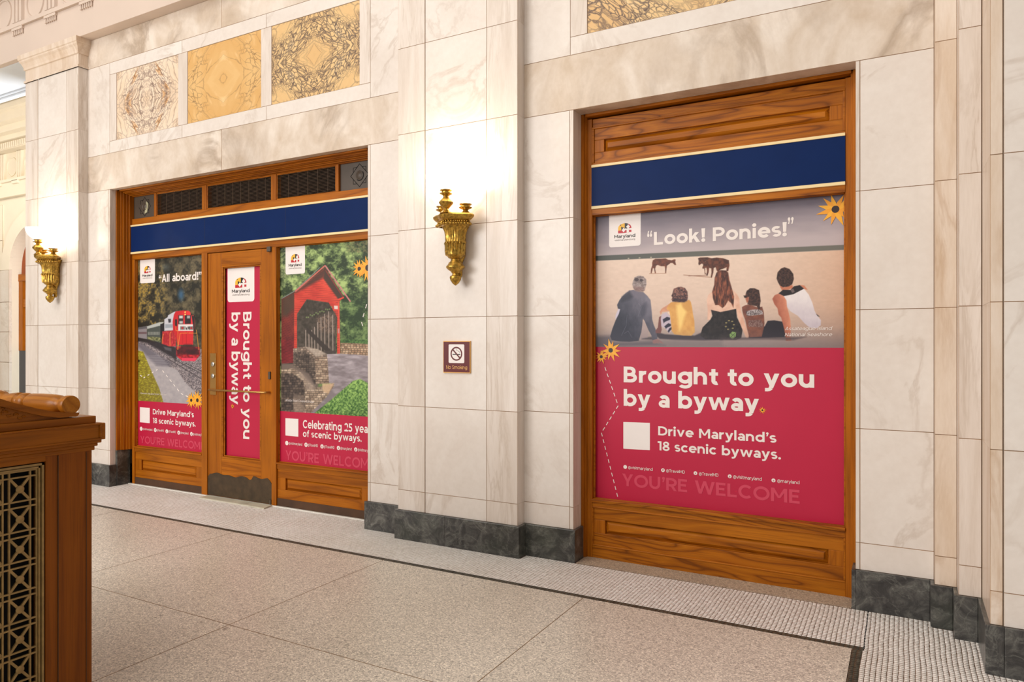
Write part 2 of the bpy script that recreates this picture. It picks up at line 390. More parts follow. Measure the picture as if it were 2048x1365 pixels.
# frames around the inlays, bay one
Zp0, Zp1 = 3.578, 4.268
for a, b in ((-7.216, -6.065), (-6.065, -4.925), (-4.925, -3.747)):
    slab(wall, a, b, ZL, Zp0, 0, .03, m_marble); slab(wall, a, b, Zp1, ZF, 0, .03, m_marble)
for a, b in ((-7.216, -7.099), (-6.124, -5.984), (-4.991, -4.860), (-3.861, -3.747)): slab(wall, a, b, Zp0, Zp1, 0, .03, m_marble_str)
for k, (a, b) in enumerate(((-7.099, -6.124), (-5.984, -4.991), (-4.860, -3.861))):
    o = slab(wall, a, b, Zp0, Zp1, .004, .03, m_brec[k], 'inlay_panel')
    o['label'] = ['pinkish book-matched marble inlay with purple veins', 'golden yellow book-matched marble inlay', 'yellow marble inlay with dense violet veins'][k]
# bay two
slab(wall, -1.998, -.221, ZL, Zp0, 0, .03, m_marble); slab(wall, -1.998, -.221, Zp1, ZF, 0, .03, m_marble)
slab(wall, -1.998, -1.873, Zp0, Zp1, 0, .03, m_marble_str); slab(wall, -.346, -.221, Zp0, Zp1, 0, .03, m_marble_str)
o = slab(wall, -1.873, -.346, Zp0, Zp1, .004, .03, m_brec[2], 'inlay_panel'); o['label'] = 'long yellow marble inlay with violet veins'
# pilasters
ZP = ZS + [3.735, 4.39]
for xs in ((-8.619, -8.366, -7.817, -7.597), (-3.392, -3.139, -2.604, -2.353)):
    for k in range(3):
        column(xs[k] + (.0022 if k == 1 else 0), xs[k + 1] - (.0022 if k == 0 else 0), -.10, .03, ZP, m_marble if k == 1 else m_marble_str)
# projecting pier at the right
for k, (x0, x1, y, mt) in enumerate(((.137, .237, -.08, m_marble_gold), (.237, .337, -.20, m_marble_str), (.337, .386, -.57, m_marble_gold), (.386, 1.5, -.575, m_marble), (1.5, 4.0, -.575, m_marble))):
    column(x0 + (.002 if k == 3 else 0), x1 - (.002 if k == 1 else 0), y, .03, ZP, mt)
# ---- capitals (moulded, three sides)
def capital(x0, x1, zs_name='capital'):
    prof = [(0.012, 4.39), (0.012, 4.415), (0.0, 4.42), (0.0, 4.53), (.012, 4.535), (.014, 4.56), (.03, 4.60), (.045, 4.62), (.047, 4.635), (.055, 4.64), (.058, 4.69)]
    m = MB()
    for (o0, za), (o1, zb) in zip(prof[:-1], prof[1:]):
        def ring(o, z): return [(x0 - o, .03, z), (x0 - o, -.10 - o, z), (x1 + o, -.10 - o, z), (x1 + o, .03, z)]
        m.add(ring(o0, za) + ring(o1, zb), [(0, 1, 5, 4), (1, 2, 6, 5), (2, 3, 7, 6)], 0, False)
    o = prof[-1][0]; m.add([(x0 - o, .03, 4.69), (x0 - o, -.1 - o, 4.69), (x1 + o, -.1 - o, 4.69), (x1 + o, .03, 4.69)], [(0, 1, 2, 3)])
    m.build('capital', m_marble_gold, wall, ((x0 + x1) / 2, -.1, 4.39))
capital(-8.619, -7.597); capital(-3.392, -2.353)
# ---- entablature: architrave, taenia, frieze with triglyphs and rings
en = MB(); XL = -16.5
en.box(XL, 4.0, -.12, .50, ZA, 5.035)
ent = en.build('trim_1', [m_plaster], None); tag(ent, 'pale plaster entablature over the marble wall', kind='structure')
MB().box(XL, -8.62, -.06, .44, ZA - .004, ZA + .02).build('soffit', m_soffit, ent)
sm_ = MB(); sm_.box(XL, -8.62, .44, .50, ZA - .05, ZA); sm_.box(XL, -8.62, .41, .44, ZA - .025, ZA); sm_.build('soffit_moulding', m_soffit, ent)
MB().box(XL, 4.0, -.15, -.119, 5.03, 5.075).build('taenia', m_plaster, ent)
MB().box(XL, 4.0, -.115, .5, 5.03, 5.42).build('frieze', m_plaster, ent)
cor = MB()
for k, (yy, za, zb) in enumerate(((-.15, 5.42, 5.46), (-.24, 5.46, 5.52), (-.38, 5.52, 5.60))): cor.box(XL, 4.0, yy, .5, za, zb)
cor.build('cornice', m_plaster, ent)
for k in range(-11, 19):
    xc = -8.06 + .655 * k
    if xc > 3.6 or xc < XL + .3: continue
    t = MB()
    for q in (-1, 0, 1): t.frustum(xc + q * .072 - .034, xc + q * .072 + .034, 5.075, 5.42, -.115, -.145, .012)
    t.build('triglyph', m_plaster, ent, (xc, -.13, 5.2))
    t = MB(); t.box(xc - .11, xc + .11, -.145, -.119, 5.0, 5.032)
    for q in range(6):
        x = xc - .092 + q * .0368; t.lathe([(.011, -.05), (.008, 0)], (x, -.132, 5.0), seg=8)
    t.build('guttae', m_plaster, ent, (xc, -.13, 5.0))
    xm = xc + .3275; m = MB(); n = 40; vs = []
    for i in range(n):
        a = 2 * math.pi * i / n
        for r, y in ((.150, -.115), (.156, -.128), (.172, -.128), (.178, -.115)): vs.append((xm + r * math.cos(a), y, 5.245 + r * math.sin(a)))
    m.add(vs, [(4 * i + j, 4 * ((i + 1) % n) + j, 4 * ((i + 1) % n) + j + 1, 4 * i + j + 1) for i in range(n) for j in range(3)], 0, True)
    m.build('metope_ring', m_plaster, ent, (xm, -.12, 5.245))
# ---- marble base
bb = MB(); bb.box(-8.6, -7.24, .0, .3, 0, .2); base = bb.build('baseboard_back', m_green); tag(base, 'dark green-black marble base along the wall', kind='structure')
def bblock(x0, x1, y0, y1, z1=.22):
    m = MB(); m.box(x0, x1, y0, y1, -.02, z1); m.build('base_block', m_green, base, ((x0 + x1) / 2, y0, 0), bevel=.003)
for a in ((-8.64, -7.98, -.12, .04), (-7.98, -7.577, -.12, .04), (-7.577, -7.192, -.02, .06), (-3.795, -3.412, -.02, .06), (-3.412, -2.95, -.12, .04), (-2.95, -2.333, -.12, .04),
          (-2.333, -1.955, -.02, .128), (-.263, -.241, -.02, .128), (-.241, .118, -.02, .05), (.118, .218, -.10, .05), (.218, .318, -.22, .05), (.318, .390, -.59, .05), (.390, 1.5, -.597, .05), (1.5, 4.0, -.597, .05)): bblock(*a)
bblock(-7.24, -7.186, .06, .205, .366); bblock(-3.80, -3.745, .06, .205, .366)
# ---- side hall seen past the first pilaster
YF = 4.10
AX0, AX1, AZ = -17.52, -15.60, 3.11; AR = (AX1 - AX0) / 2; AC = (AX0 + AX1) / 2
wf = MB(); wf.box(-26, AX0, YF, YF + .5, 0, 7.2); wf.box(AX1, -8.0, YF, YF + .5, 0, 7.2)
arc = [(AC + AR * math.cos(a), AZ + AR * math.sin(a)) for a in np.linspace(math.pi, 0, 33)]
for (xa, za), (xb, zb) in zip(arc[:-1], arc[1:]):
    wf.add([(xa, YF, za), (xb, YF, zb), (xb, YF, 7.2), (xa, YF, 7.2), (xa, YF + .5, za), (xb, YF + .5, zb)], [(0, 1, 2, 3), (0, 4, 5, 1)])
wfar = wf.build('wall_far', m_plaster_far); tag(wfar, 'cream far wall of the side hall with an arch', kind='structure')
zz = [0, .40, 1.04, 1.72, 2.39, 3.11, 3.79, 4.60]
for x0, x1 in ((-22.5, -20.2), (-20.2, -18.35), (-18.35, -17.86), (-17.86, -17.52)):
    for za, zb in zip(zz[:-1], zz[1:]):
        if x1 > -17.8 and za > 3.0: continue
        slab(wfar, x0, x1, za, zb, YF - .03 - (.03 if x1 > -17.8 else 0), YF, m_far_marble if za < 3 else m_plaster_far, g=.002, bv=.004)
for k in range(11):
    a0 = math.pi - (k) * math.pi / 11; a1 = math.pi - (k + 1) * math.pi / 11; pts = []
    for a in np.linspace(a0, a1, 5): pts.append((AC + (AR) * math.cos(a), AZ + AR * math.sin(a)))
    for a in np.linspace(a1, a0, 5): pts.append((AC + (AR + .34) * math.cos(a), AZ + (AR + .34) * math.sin(a)))
    MB().prism(pts, YF - .06, YF, 'y').build('voussoir', m_plaster_far, wfar, bevel=.006)
MB().box(-26, -8, YF - .10, YF, 4.73, 5.05).build('architrave', m_plaster_far, wfar)
MB().box(-26, -8, YF - .14, YF, 5.05, 5.11).build('taenia', m_plaster_far, wfar)
MB().box(-26, -8, YF - .2, YF, 5.74, 5.9).build('dentil_band', m_plaster_far, wfar)
cm = MB()
for k, (yy, za, zb) in enumerate(((.30, 5.9, 6.0), (.45, 6.0, 6.14), (.62, 6.14, 6.34), (.72, 6.34, 6.44))): cm.box(-26, -8, YF - yy, YF, za, zb)
cm.build('cornice', m_plaster_far, wfar)
for k in range(44):
    x = -19.6 + k * .085; MB().box(x, x + .05, YF - .25, YF - .19, 5.75, 5.87).build('dentil', m_plaster_far, wfar, (x, YF, 5.8))
for k in range(6):
    xc = -19.3 + .72 * k
    t = MB()
    for q in (-1, 0, 1): t.frustum(xc + q * .08 - .036, xc + q * .08 + .036, 5.11, 5.74, YF, YF - .05, .014)
    t.build('triglyph', m_plaster_far, wfar, (xc, YF, 5.4))
    MB().box(xc - .12, xc + .12, YF - .14, YF - .09, 4.99, 5.06).build('guttae', m_plaster_far, wfar)
    xm = xc + .36; n = 32; vs = []
    for i in range(n):
        a = 2 * math.pi * i / n
        for r, y in ((.19, 0), (.196, -.02), (.214, -.02), (.22, 0)): vs.append((xm + r * math.cos(a), YF + y, 5.42 + r * math.sin(a)))
    MB().add(vs, [(4 * i + j, 4 * ((i + 1) % n) + j, 4 * ((i + 1) % n) + j + 1, 4 * i + j + 1) for i in range(n) for j in range(3)], 0, True).build('metope_ring', m_plaster_far, wfar)
c = MB().box(-26, -8.0, .5, YF + .5, 7.2, 7.3).build('ceiling', m_plaster_far); tag(c, 'cream ceiling of the side hall', kind='structure')
# arched oak door in the side hall
dr = empty('door_3', (AC, YF + .15, 0)); tag(dr, 'arched oak door in the side hall behind the first pilaster', kind='structure')
m = MB(); pts = [(AX0, 2.88)] + [(AC + (AR) * math.cos(a), AZ + (AR) * math.sin(a)) for a in np.linspace(math.pi, 0, 33)] + [(AX1, 2.88)]
m.prism(pts, YF + .2, YF + .26, 'y'); m.build('arched_panel', wood('red_oak', 'z', (176, 92, 44), (160, 78, 34), (120, 54, 20)), dr)
MB().box(AX0, AX1, YF + .13, YF + .22, 2.86, 3.02).build('transom_bar', m_oak_x, dr)
MB().box(AX0, AX0 + .16, YF + .14, YF + .22, 1.3, 2.86).build('stile', m_oak_z, dr)
MB().box(AX0, AX1, YF + .15, YF + .22, 2.28, 2.46).build('rail', m_oak_x, dr)
MB().box(AX0 + .16, AX1, YF + .20, YF + .24, 1.3, 2.86).build('panel', m_oak_z, dr)
MB().box(AX0, AX1, YF + .15, YF + .24, 0, 1.3).build('dark_kick_panel', plain('charcoal_panel', (66, 64, 68), .5), dr)
# ---- floor: bed, terrazzo panels with brass dividers, mosaic strip with dark border
fl = MB(); fl.box(-26, 4.1, -11, 5, -.12, -.03); floor = fl.build('floor', m_grout); tag(floor, 'terrazzo floor with a mosaic tile border', kind='structure')
XJ = [-1.648 - 1.486 * k for k in range(0, 11)]; XJ = [-.226] + XJ
YJ = [-.592, -1.866, -3.14, -4.41, -5.69, -6.96, -8.24, -9.5]
for xa, xb in zip(XJ[:-1], XJ[1:]):
    for ya, yb in zip(YJ[:-1], YJ[1:]):
        m = MB().box(xb + .002, xa - .002, yb + .002, ya - .002, -.03, 0); m.build('terrazzo_panel', m_terr, floor, ((xa + xb) / 2, (ya + yb) / 2, 0))
for x in XJ[1:]: MB().box(x - .0022, x + .0022, YJ[-1], YJ[0], -.03, .0004).build('divider_strip', m_divider, floor)
for y in YJ[1:]: MB().box(XJ[-1], XJ[0], y - .0022, y + .0022, -.03, .0003).build('divider_strip', m_divider, floor)
for ya, yb in zip(YJ[2:-1], YJ[3:]): MB().box(-.166, 3.5, yb + .002, ya - .002, -.03, 0).build('terrazzo_panel', m_terr, floor, (1.6, (ya + yb) / 2, 0))
for k in range(6): MB().box(-26 + k * 2.9, -26 + (k + 1) * 2.9 - .004, -.58 + .0, 4.2, -.03, 0).build('terrazzo_panel', m_terr, floor, (-24.5 + k * 2.9, 2, 0))
MB().box(1.7, 4.0, -3.14, -.59, -.03, 0).build('terrazzo_panel', m_terr, floor, (2.6, -1.8, 0))
MB().box(-1.952, -.265, -.012, .18, -.03, .001).build('terrazzo_sill', m_terr2, floor, (-1.1, .08, 0))
MB().box(-8.65, 1.7, -.592, .0, -.03, -.0016).build('grout_bed', m_grout, floor); MB().box(-7.19, -3.79, .0, .2, -.03, -.0016).build('grout_bed', m_grout, floor)
MB().box(-.226, 1.7, -3.14, -.592, -.03, -.0016).build('grout_bed', m_grout, floor)
TX, TY = .0222, .0212
def wav(x, y): return .0010 * math.sin(17 * y + 5.1 * x) + .0010 * math.sin(9 * y + 7 * x + 1.3)
tiles = []
def inbase(x, y):
    for (x0, x1, yy) in ((-8.64, -7.577, -.12), (-7.577, -7.192, -.02), (-3.795, -3.412, -.02), (-3.412, -2.333, -.12), (-2.333, -1.955, -.02), (-.263, .118, -.02), (.118, .218, -.10), (.218, .318, -.22), (.318, .39, -.59), (.39, 1.7, -.597)):
        if x0 + .004 < x < x1 - .004 and y > yy + .006: return True
    return False
y = -.592 + TY / 2; j = 0
while y < .185:
    x = -8.62
    while x < 1.6:
        if -.1755 < x < -.1755 + TX and abs((x + .215) / TX - round((x + .215) / TX)) > .01: x = -.215 + 2 * TX
        dark = j < 2 and x < -.174
        ok = not inbase(x, y)
        if y > -.008 and not (-7.19 < x < -3.8): ok = False
        if y > -.012 - TY and -1.955 < x < -.265 and y > -.02: ok = False
        if ok: tiles.append((x + random.uniform(-.0008, .0008) + wav(x, y), y + random.uniform(-.0006, .0006), dark))
        x += TX
    y += TY; j += 1
y = -.592 - TY / 2
while y > -3.13:
    x = -.215; k = 0
    while x < 1.6:
        if not inbase(x, y): tiles.append((x + random.uniform(-.0008, .0008) + wav(x, y), y + random.uniform(-.0006, .0006), k < 2))
        x += TX; k += 1
    y -= TY
hx, hy = TX / 2 - .0010, TY / 2 - .0010
def tile_mesh_arrays(cs_):
    n = len(cs_); c = np.array([(a, b) for a, b in cs_])
    q = np.array([(-1, -1), (1, -1), (1, 1), (-1, 1)], float)
    top = np.zeros((n, 4, 3)); bot = np.zeros((n, 4, 3))
    top[:, :, :2] = c[:, None, :] + q[None] * np.array([hx - .0005, hy - .0005]); top[:, :, 2] = 0
    bot[:, :, :2] = c[:, None, :] + q[None] * np.array([hx, hy]); bot[:, :, 2] = -.005
    V = np.concatenate([top, bot], 1).reshape(-1, 3)
    Fq = np.array([(0, 1, 2, 3), (4, 5, 1, 0), (5, 6, 2, 1), (6, 7, 3, 2), (7, 4, 0, 3)])
    Fa = (np.arange(n)[:, None, None] * 8 + Fq[None]).reshape(-1, 4)
    return V, Fa
def np_mesh(name, V, Fa, mat):
    me = bpy.data.meshes.new(name); me.vertices.add(len(V)); me.vertices.foreach_set('co', V.astype(np.float32).ravel())
    me.loops.add(Fa.size); me.loops.foreach_set('vertex_index', Fa.astype(np.int32).ravel())
    me.polygons.add(len(Fa)); me.polygons.foreach_set('loop_start', np.arange(0, Fa.size, 4, dtype=np.int32))
    me.materials.append(mat); me.update(calc_edges=True); me.validate(); return me
vis = []
for i, (x, y, dk) in enumerate(tiles):
    u, v = P(x, y, 0)
    if 0 < u < 2048 and 0 < v < 1365: vis.append((math.hypot(x, y + D), i))
vis.sort(); near = set(i for _, i in vis[:300])
proto = {}
for dk in (False, True):
    V, Fa = tile_mesh_arrays([(0, 0)]); proto[dk] = np_mesh('mosaic_tile', V, Fa, m_tile_dk if dk else m_tile)
    rest = [(t[0], t[1]) for i, t in enumerate(tiles) if i not in near and t[2] == dk]
    V, Fa = tile_mesh_arrays(rest); o = bpy.data.objects.new('mosaic_border_tiles' if dk else 'mosaic_tiles', np_mesh('mosaic', V, Fa, m_tile_dk if dk else m_tile))
    COL.objects.link(o); attach(o, floor); tag(o, kind='stuff')
for i in sorted(near):
    x, y, dk = tiles[i]; o = bpy.data.objects.new('mosaic_tile', proto[dk]); COL.objects.link(o); o.location = (x, y, 0); attach(o, floor)
MB().box(-7.19, -3.8, .178, .2, -.02, .006).build('white_edge_strip', m_white_trim, floor)
# ================================================================== OAK SHOPFRONTS
def pw(parent, name, mat, *bx, bevel=.0025):
    m = MB()
    for b in bx: m.box(*b)
    b0 = bx[0]; return m.build(name, mat, parent, ((b0[0] + b0[1]) / 2, (b0[2] + b0[3]) / 2, (b0[4] + b0[5]) / 2), bevel=bevel)
def raised_panel(parent, x0, x1, z0, z1, yframe, mat_rail, mat_panel, rx, rz0, rz1, deep=.022):
    """rails and stiles round a sunk panel with a raised field"""
    m = MB().box(x0, x1, yframe + deep, yframe + deep + .02, z0, z1); m.build('panel_back', mat_panel, parent, ((x0 + x1) / 2, yframe, (z0 + z1) / 2))
    pw(parent, 'panel_rail', mat_rail, (x0, x1, yframe, yframe + deep + .01, rz1, z1)); pw(parent, 'panel_rail', mat_rail, (x0, x1, yframe, yframe + deep + .01, z0, rz0))
    pw(parent, 'panel_stile', m_oak_z, (x0, x0 + rx, yframe, yframe + deep + .01, rz0, rz1)); pw(parent, 'panel_stile', m_oak_z, (x1 - rx, x1, yframe, yframe + deep + .01, rz0, rz1))
    f = MB().frustum(x0 + rx + .004, x1 - rx - .004, rz0 + .004, rz1 - .004, yframe + deep, yframe + .002, .022); f.build('raised_field', mat_panel, parent, ((x0 + x1) / 2, yframe, (rz0 + rz1) / 2))
def bead(parent, x0, x1, z0, z1, y, w=.012, d=.012, mat=None):
    """thin moulding round a rectangle"""
    mx, mz = mat or m_oak_x, mat or m_oak_z
    m = MB()
    m.box(x0, x1, y - d, y + .002, z1 - w, z1); m.box(x0, x1, y - d, y + .002, z0, z0 + w); m.box(x0, x0 + w, y - d, y + .002, z0 + w, z1 - w); m.box(x1 - w, x1, y - d, y + .002, z0 + w, z1 - w)
    return m.build('bead_moulding', mx, parent, ((x0 + x1) / 2, y, (z0 + z1) / 2), bevel=.003)
# ---------------- right-hand shopfront
d2 = empty('door_2', (-1.108, .16, 0)); tag(d2, 'oak shopfront filling the opening with the beach poster', kind='structure')
x0, x1, yf = -1.974, -.243, .16
pw(d2, 'casing', m_oak_z, (x0, x0 + .02, .128, .30, 0, 3.08), (x0, x0 + .034, .145, .30, 0, 3.08)); pw(d2, 'casing', m_oak_z, (x1 - .02, x1, .128, .30, 0, 3.08), (x1 - .034, x1, .145, .30, 0, 3.08))
pw(d2, 'head_casing', m_oak_x, (x0 + .03, x1 - .03, .128, .26, 3.062, 3.08))
pw(d2, 'stile', m_oak_z, (x0 + .03, -1.905, yf, .30, 0, 3.05)); pw(d2, 'stile', m_oak_z, (-.306, x1 - .03, yf, .30, 0, 3.05))
xl, xr = -1.905, -.306
MB().box(x0 + .02, x1 - .02, .30, .33, 0, 3.08).build('backing', m_black, d2)
raised_panel(d2, xl, xr, 2.725, 3.05, yf + .012, m_oak_fig, m_oak_fig, .085, 2.815, 2.90, .02)
bead(d2, xl, xr, 2.727, 2.992, yf + .012, .014, .012)
pw(d2, 'transom_rail', m_oak_fig, (xl, xr, yf - .004, .28, 2.378, 2.424))
pw(d2, 'sill_rail', m_oak_fig, (xl, xr, yf - .012, .28, .388, .408), (xl, xr, yf + .004, .28, .352, .39))
bead(d2, xl + .0, xr, .40, 2.385, yf + .048, .01, .02)
raised_panel(d2, xl, xr, .088, .356, yf + .012, m_oak_fig, m_oak_fig, .092, .172, .264, .022)
bead(d2, xl, xr, .084, .356, yf + .012, .010, .012)
pw(d2, 'kick_rail', m_oak_fig, (xl, xr, yf + .004, .28, 0, .086))
# ---------------- left-hand shopfront
d1 = empty('door_1', (-5.49, .2, 0)); tag(d1, 'oak shopfront with a glazed door between two posters', kind='structure')
yf = .20; xa, xb = -7.149, -3.836
for s_, X in ((1, -7.21), (-1, -3.775)):
    pw(d1, 'casing', m_oak_z, *[tuple(sorted((X, X + s_ * w))) + (ya, .30, .366, 3.08) for w, ya in ((.016, .06), (.028, .10), (.040, .118), (.048, .15), (.060, .172))])
pw(d1, 'head_casing', m_oak_x, *[(-7.15, -3.835, ya, .30, zz_, 3.08) for zz_, ya in ((3.066, .06), (3.056, .10), (3.05, .118), (3.044, .15), (3.036, .172))])
MB().box(-7.19, -3.8, .30, .33, 0, 3.08).build('backing', m_black, d1)
ZG0, ZG1 = 2.795, 3.03
pw(d1, 'top_rail', m_oak_x, (xa, xb, yf, .28, ZG1, 3.046)); pw(d1, 'middle_rail', m_oak_x, (xa, xb, yf, .28, 2.728, ZG0)); pw(d1, 'transom_rail', m_oak_x, (xa, xb, yf, .28, 2.366, 2.426))
pw(d1, 'stile', m_oak_z, (xa, -7.108, yf, .28, 0, 2.366)); pw(d1, 'stile', m_oak_z, (-3.92, xb, yf, .28, 0, 2.366))
pw(d1, 'mullion', m_oak_z, (-6.037, -5.956, yf - .006, .28, 0, 2.366)); pw(d1, 'mullion', m_oak_z, (-5.073, -5.014, yf - .006, .28, 0, 2.366))
gb = [-7.149, -6.784, -6.749, -6.037, -5.985, -5.971, -5.085, -5.021, -4.303, -4.269, -3.836]
for a, b in ((-6.784, -6.749), (-6.037, -5.971), (-5.085, -5.021), (-4.303, -4.269)): pw(d1, 'grille_bar', m_oak_z, (a, b, yf, .26, ZG0, ZG1))
for a, b in ((-6.749, -6.037), (-5.971, -5.085), (-5.021, -4.303)):
    g = MB().box(a, b, .268, .28, ZG0, ZG1).build('vent_grille', m_black, d1)
    for k in range(18):
        z = ZG0 + .008 + k * .0126
        MB().add([(a, .215, z), (b, .215, z), (b, .232, z + .0055), (a, .232, z + .0055), (a, .217, z - .002), (b, .217, z - .002), (b, .234, z + .0035), (a, .234, z + .0035)],
                 [(0, 1, 2, 3), (7, 6, 5, 4), (0, 4, 5, 1), (2, 6, 7, 3), (1, 5, 6, 2), (0, 3, 7, 4)]).build('louver_slat', m_louv, g, ((a + b) / 2, .22, z))
    nb = round((b - a) / .115)
    for k in range(1, nb):
        x = a + (b - a) * k / nb; MB().box(x - .003, x + .003, .233, .24, ZG0, ZG1).build('grille_rib', m_louv, g)
    bead(d1, a, b, ZG0, ZG1, yf + .012, .010, .006)
def star_panel(a, b):
    xc, zc = (a + b) / 2, (ZG0 + ZG1) / 2 + .002; r = .098
    g = MB().box(a, b, yf + .022, .24, ZG0, ZG1).build('star_panel', m_bronze_dk, d1)
    def strip(p, q, w=.005):
        p, q = Vector((p[0], 0, p[1])), Vector((q[0], 0, q[1])); t = (q - p).normalized(); n = Vector((-t.z, 0, t.x)) * w / 2
        vs = [p + n, q + n, q - n, p - n]; m = MB()
        m.add([(v.x, yf + .023, v.z) for v in vs] + [(v.x, yf + .0205, v.z) for v in vs], [(4, 5, 6, 7), (0, 1, 5, 4), (1, 2, 6, 5), (2, 3, 7, 6), (3, 0, 4, 7)])
        m.build('pierced_slot', m_black, g)
    for off, rr in ((0, r), (math.pi / 4, r)):
        pts = [(xc + rr * math.cos(off + k * math.pi / 2), zc + rr * math.sin(off + k * math.pi / 2)) for k in range(4)]
        for k in range(4):
            p, q = pts[k], pts[(k + 1) % 4]
            if off: strip(p, (p[0] * .7 + q[0] * .3, p[1] * .7 + q[1] * .3), .004); strip((p[0] * .3 + q[0] * .7, p[1] * .3 + q[1] * .7), q, .004)
            elif xc > -5 or k != 1: strip(p, q)
            else: strip(p, (p[0] * .6 + q[0] * .4, p[1] * .6 + q[1] * .4)); 
    m = MB(); m.lathe([(.040, 0), (.040, -.004), (.034, -.006), (.028, -.003), (.016, -.008), (.006, -.010)], (xc, yf + .022, zc), 'y', 20); m.build('rosette', m_bronze_dk, g)
    n = 14; vs = []
    for i in range(n + 1):
        a_ = -2.3 + i * 3.0 / n
        for rr in (.042, .048): vs.append((xc + rr * math.cos(a_), yf + .0212, zc + rr * math.sin(a_)))
    MB().add(vs, [(2 * i, 2 * i + 1, 2 * i + 3, 2 * i + 2) for i in range(n)]).build('pierced_slot', m_black, g)
    if xc < -6:
        MB().prism([(xc + .0, zc - .075), (xc + .045, zc - .06), (xc + .062, zc + .03), (xc + .03, zc + .055)], yf + .018, yf + .0215, 'y').build('torn_hole', plain('pale_gap', (176, 172, 140), .7), g)
star_panel(-7.149, -6.784); star_panel(-4.269, -3.836)
for a, b in ((-7.108, -6.037), (-5.014, -3.92)):
    pw(d1, 'sill_rail', m_oak_x, (a, b, yf - .012, .28, .386, .40), (a, b, yf + .004, .28, .340, .388))
    raised_panel(d1, a, b, .072, .342, yf + .012, m_oak_x, m_oak_x, .10, .155, .262, .02)
    pw(d1, 'kick_rail', m_kick, (a, b, yf + .006, .28, 0, .074))
    bead(d1, a, b, .40, 2.366, yf + .036, .006, .012)
# ---- the glazed door
dl = empty('door_leaf', (-5.51, yf, 0), d1); tag(dl, 'oak door with a tall glazed panel and a brass pull bar')
yl = yf + .006
pw(dl, 'stile', m_oak_z, (-5.956, -5.762, yl, .26, .008, 2.36)); pw(dl, 'stile', m_oak_z, (-5.222, -5.073, yl, .26, .008, 2.36))
pw(dl, 'top_rail', m_oak_x, (-5.762, -5.222, yl, .26, 2.235, 2.36)); pw(dl, 'bottom_rail', m_oak_x, (-5.762, -5.222, yl, .26, .008, .378))
bead(dl, -5.762, -5.222, .378, 2.235, yl + .012, .018, .012); bead(dl, -5.744, -5.240, .396, 2.217, yl + .02, .012, .01)
ks = MB(); pts = [(-5.955, .012), (-5.075, .012)]
for i in range(30):
    t_ = i / 29; x = -5.077 - t_ * .875
    pts.append((x, .222 + .012 * math.sin(9 * t_) * math.sin(23 * t_ + 1) + (.018 if .06 < t_ < .3 else 0) - (.03 if t_ < .03 or t_ > .985 else 0) - (.016 if .3 <= t_ < .36 else 0)))
ks.prism(pts, yl - .004, yl + .001, 'y'); ks.build('kick_plate', m_plate, dl)
m = MB().box(-5.920, -5.838, yl - .006, yl + .001, .985, 1.388); lp = m.build('lock_plate', m_brassplate, dl, (-5.88, yl, 1.19), bevel=.002); lp['label'] = 'brass lock plate'
for z in (1.282, 1.168): MB().lathe([(.022, 0), (.022, -.010), (.016, -.014), (.006, -.014)], (-5.872, yl - .005, z), 'y', 16).build('lock_cylinder', m_steel, lp)
hb = MB(); zh = 1.037
hb.tube([(-5.88, yl - .004, zh), (-5.88, yl - .05, zh), (-5.865, yl - .062, zh), (-5.12, yl - .062, zh), (-5.105, yl - .05, zh), (-5.105, yl, zh)], .0095, 10); h_ = hb.build('pull_bar', m_brassplate, dl); h_['label'] = 'brass pull bar'
MB().box(-5.118, -5.092, yl - .012, yl + .001, 1.155, 1.225).build('latch', m_bronze_dk, dl, bevel=.003)
MB().box(-5.118, -5.07, yl - .03, yl + .002, 2.325, 2.372).build('pivot_hinge', m_bronze_dk, dl, bevel=.004)
MB().lathe([(.012, 0), (.012, .04)], (-5.085, yl - .012, .012), 'z', 12).build('floor_pivot', m_bronze_dk, dl)
th = MB().prism([(-5.915, .175), (-5.915, .075), (-5.30, .069), (-5.02, .06), (-5.05, .175)], 0, .011, 'z').build('threshold', m_thresh, None, bevel=.002); tag(th, 'cream stone threshold at the foot of the oak door', 'threshold')
ln = MB().box(-5.302, -5.298, .071, .175, .010, .0113).build('crack', m_grout_dk, th)
# ---------------- navy sign boards
def board(name, xa_, xb_, yb_, z0, z1, label, seams=()):
    t = thing(name, ((xa_ + xb_) / 2, yb_, z0), label, 'sign', 'navy sign boards over the shopfronts')
    MB().box(xa_, xb_, yb_, yb_ + .03, z0 + .018, z1 - .016).build('board', m_blue, t, ((xa_ + xb_) / 2, yb_, (z0 + z1) / 2))
    for za, zb in ((z0, z0 + .02), (z1 - .018, z1)):
        MB().box(xa_, xb_, yb_ - .006, yb_ + .03, za, zb).build('cream_edging', m_cream, t, bevel=.002)
    for x in seams: MB().box(x - .001, x + .001, yb_ - .0004, yb_ + .01, z0 + .02, z1 - .018).build('seam', m_inkk, t)
board('sign_board', -7.149, -3.836, yf - .012, 2.424, 2.729, 'blank navy sign board with cream edging over the oak door', (-5.98, -4.89))
board('sign_board', -1.905, -.306, .152, 2.42, 2.726, 'blank navy sign board with cream edging above the beach poster')
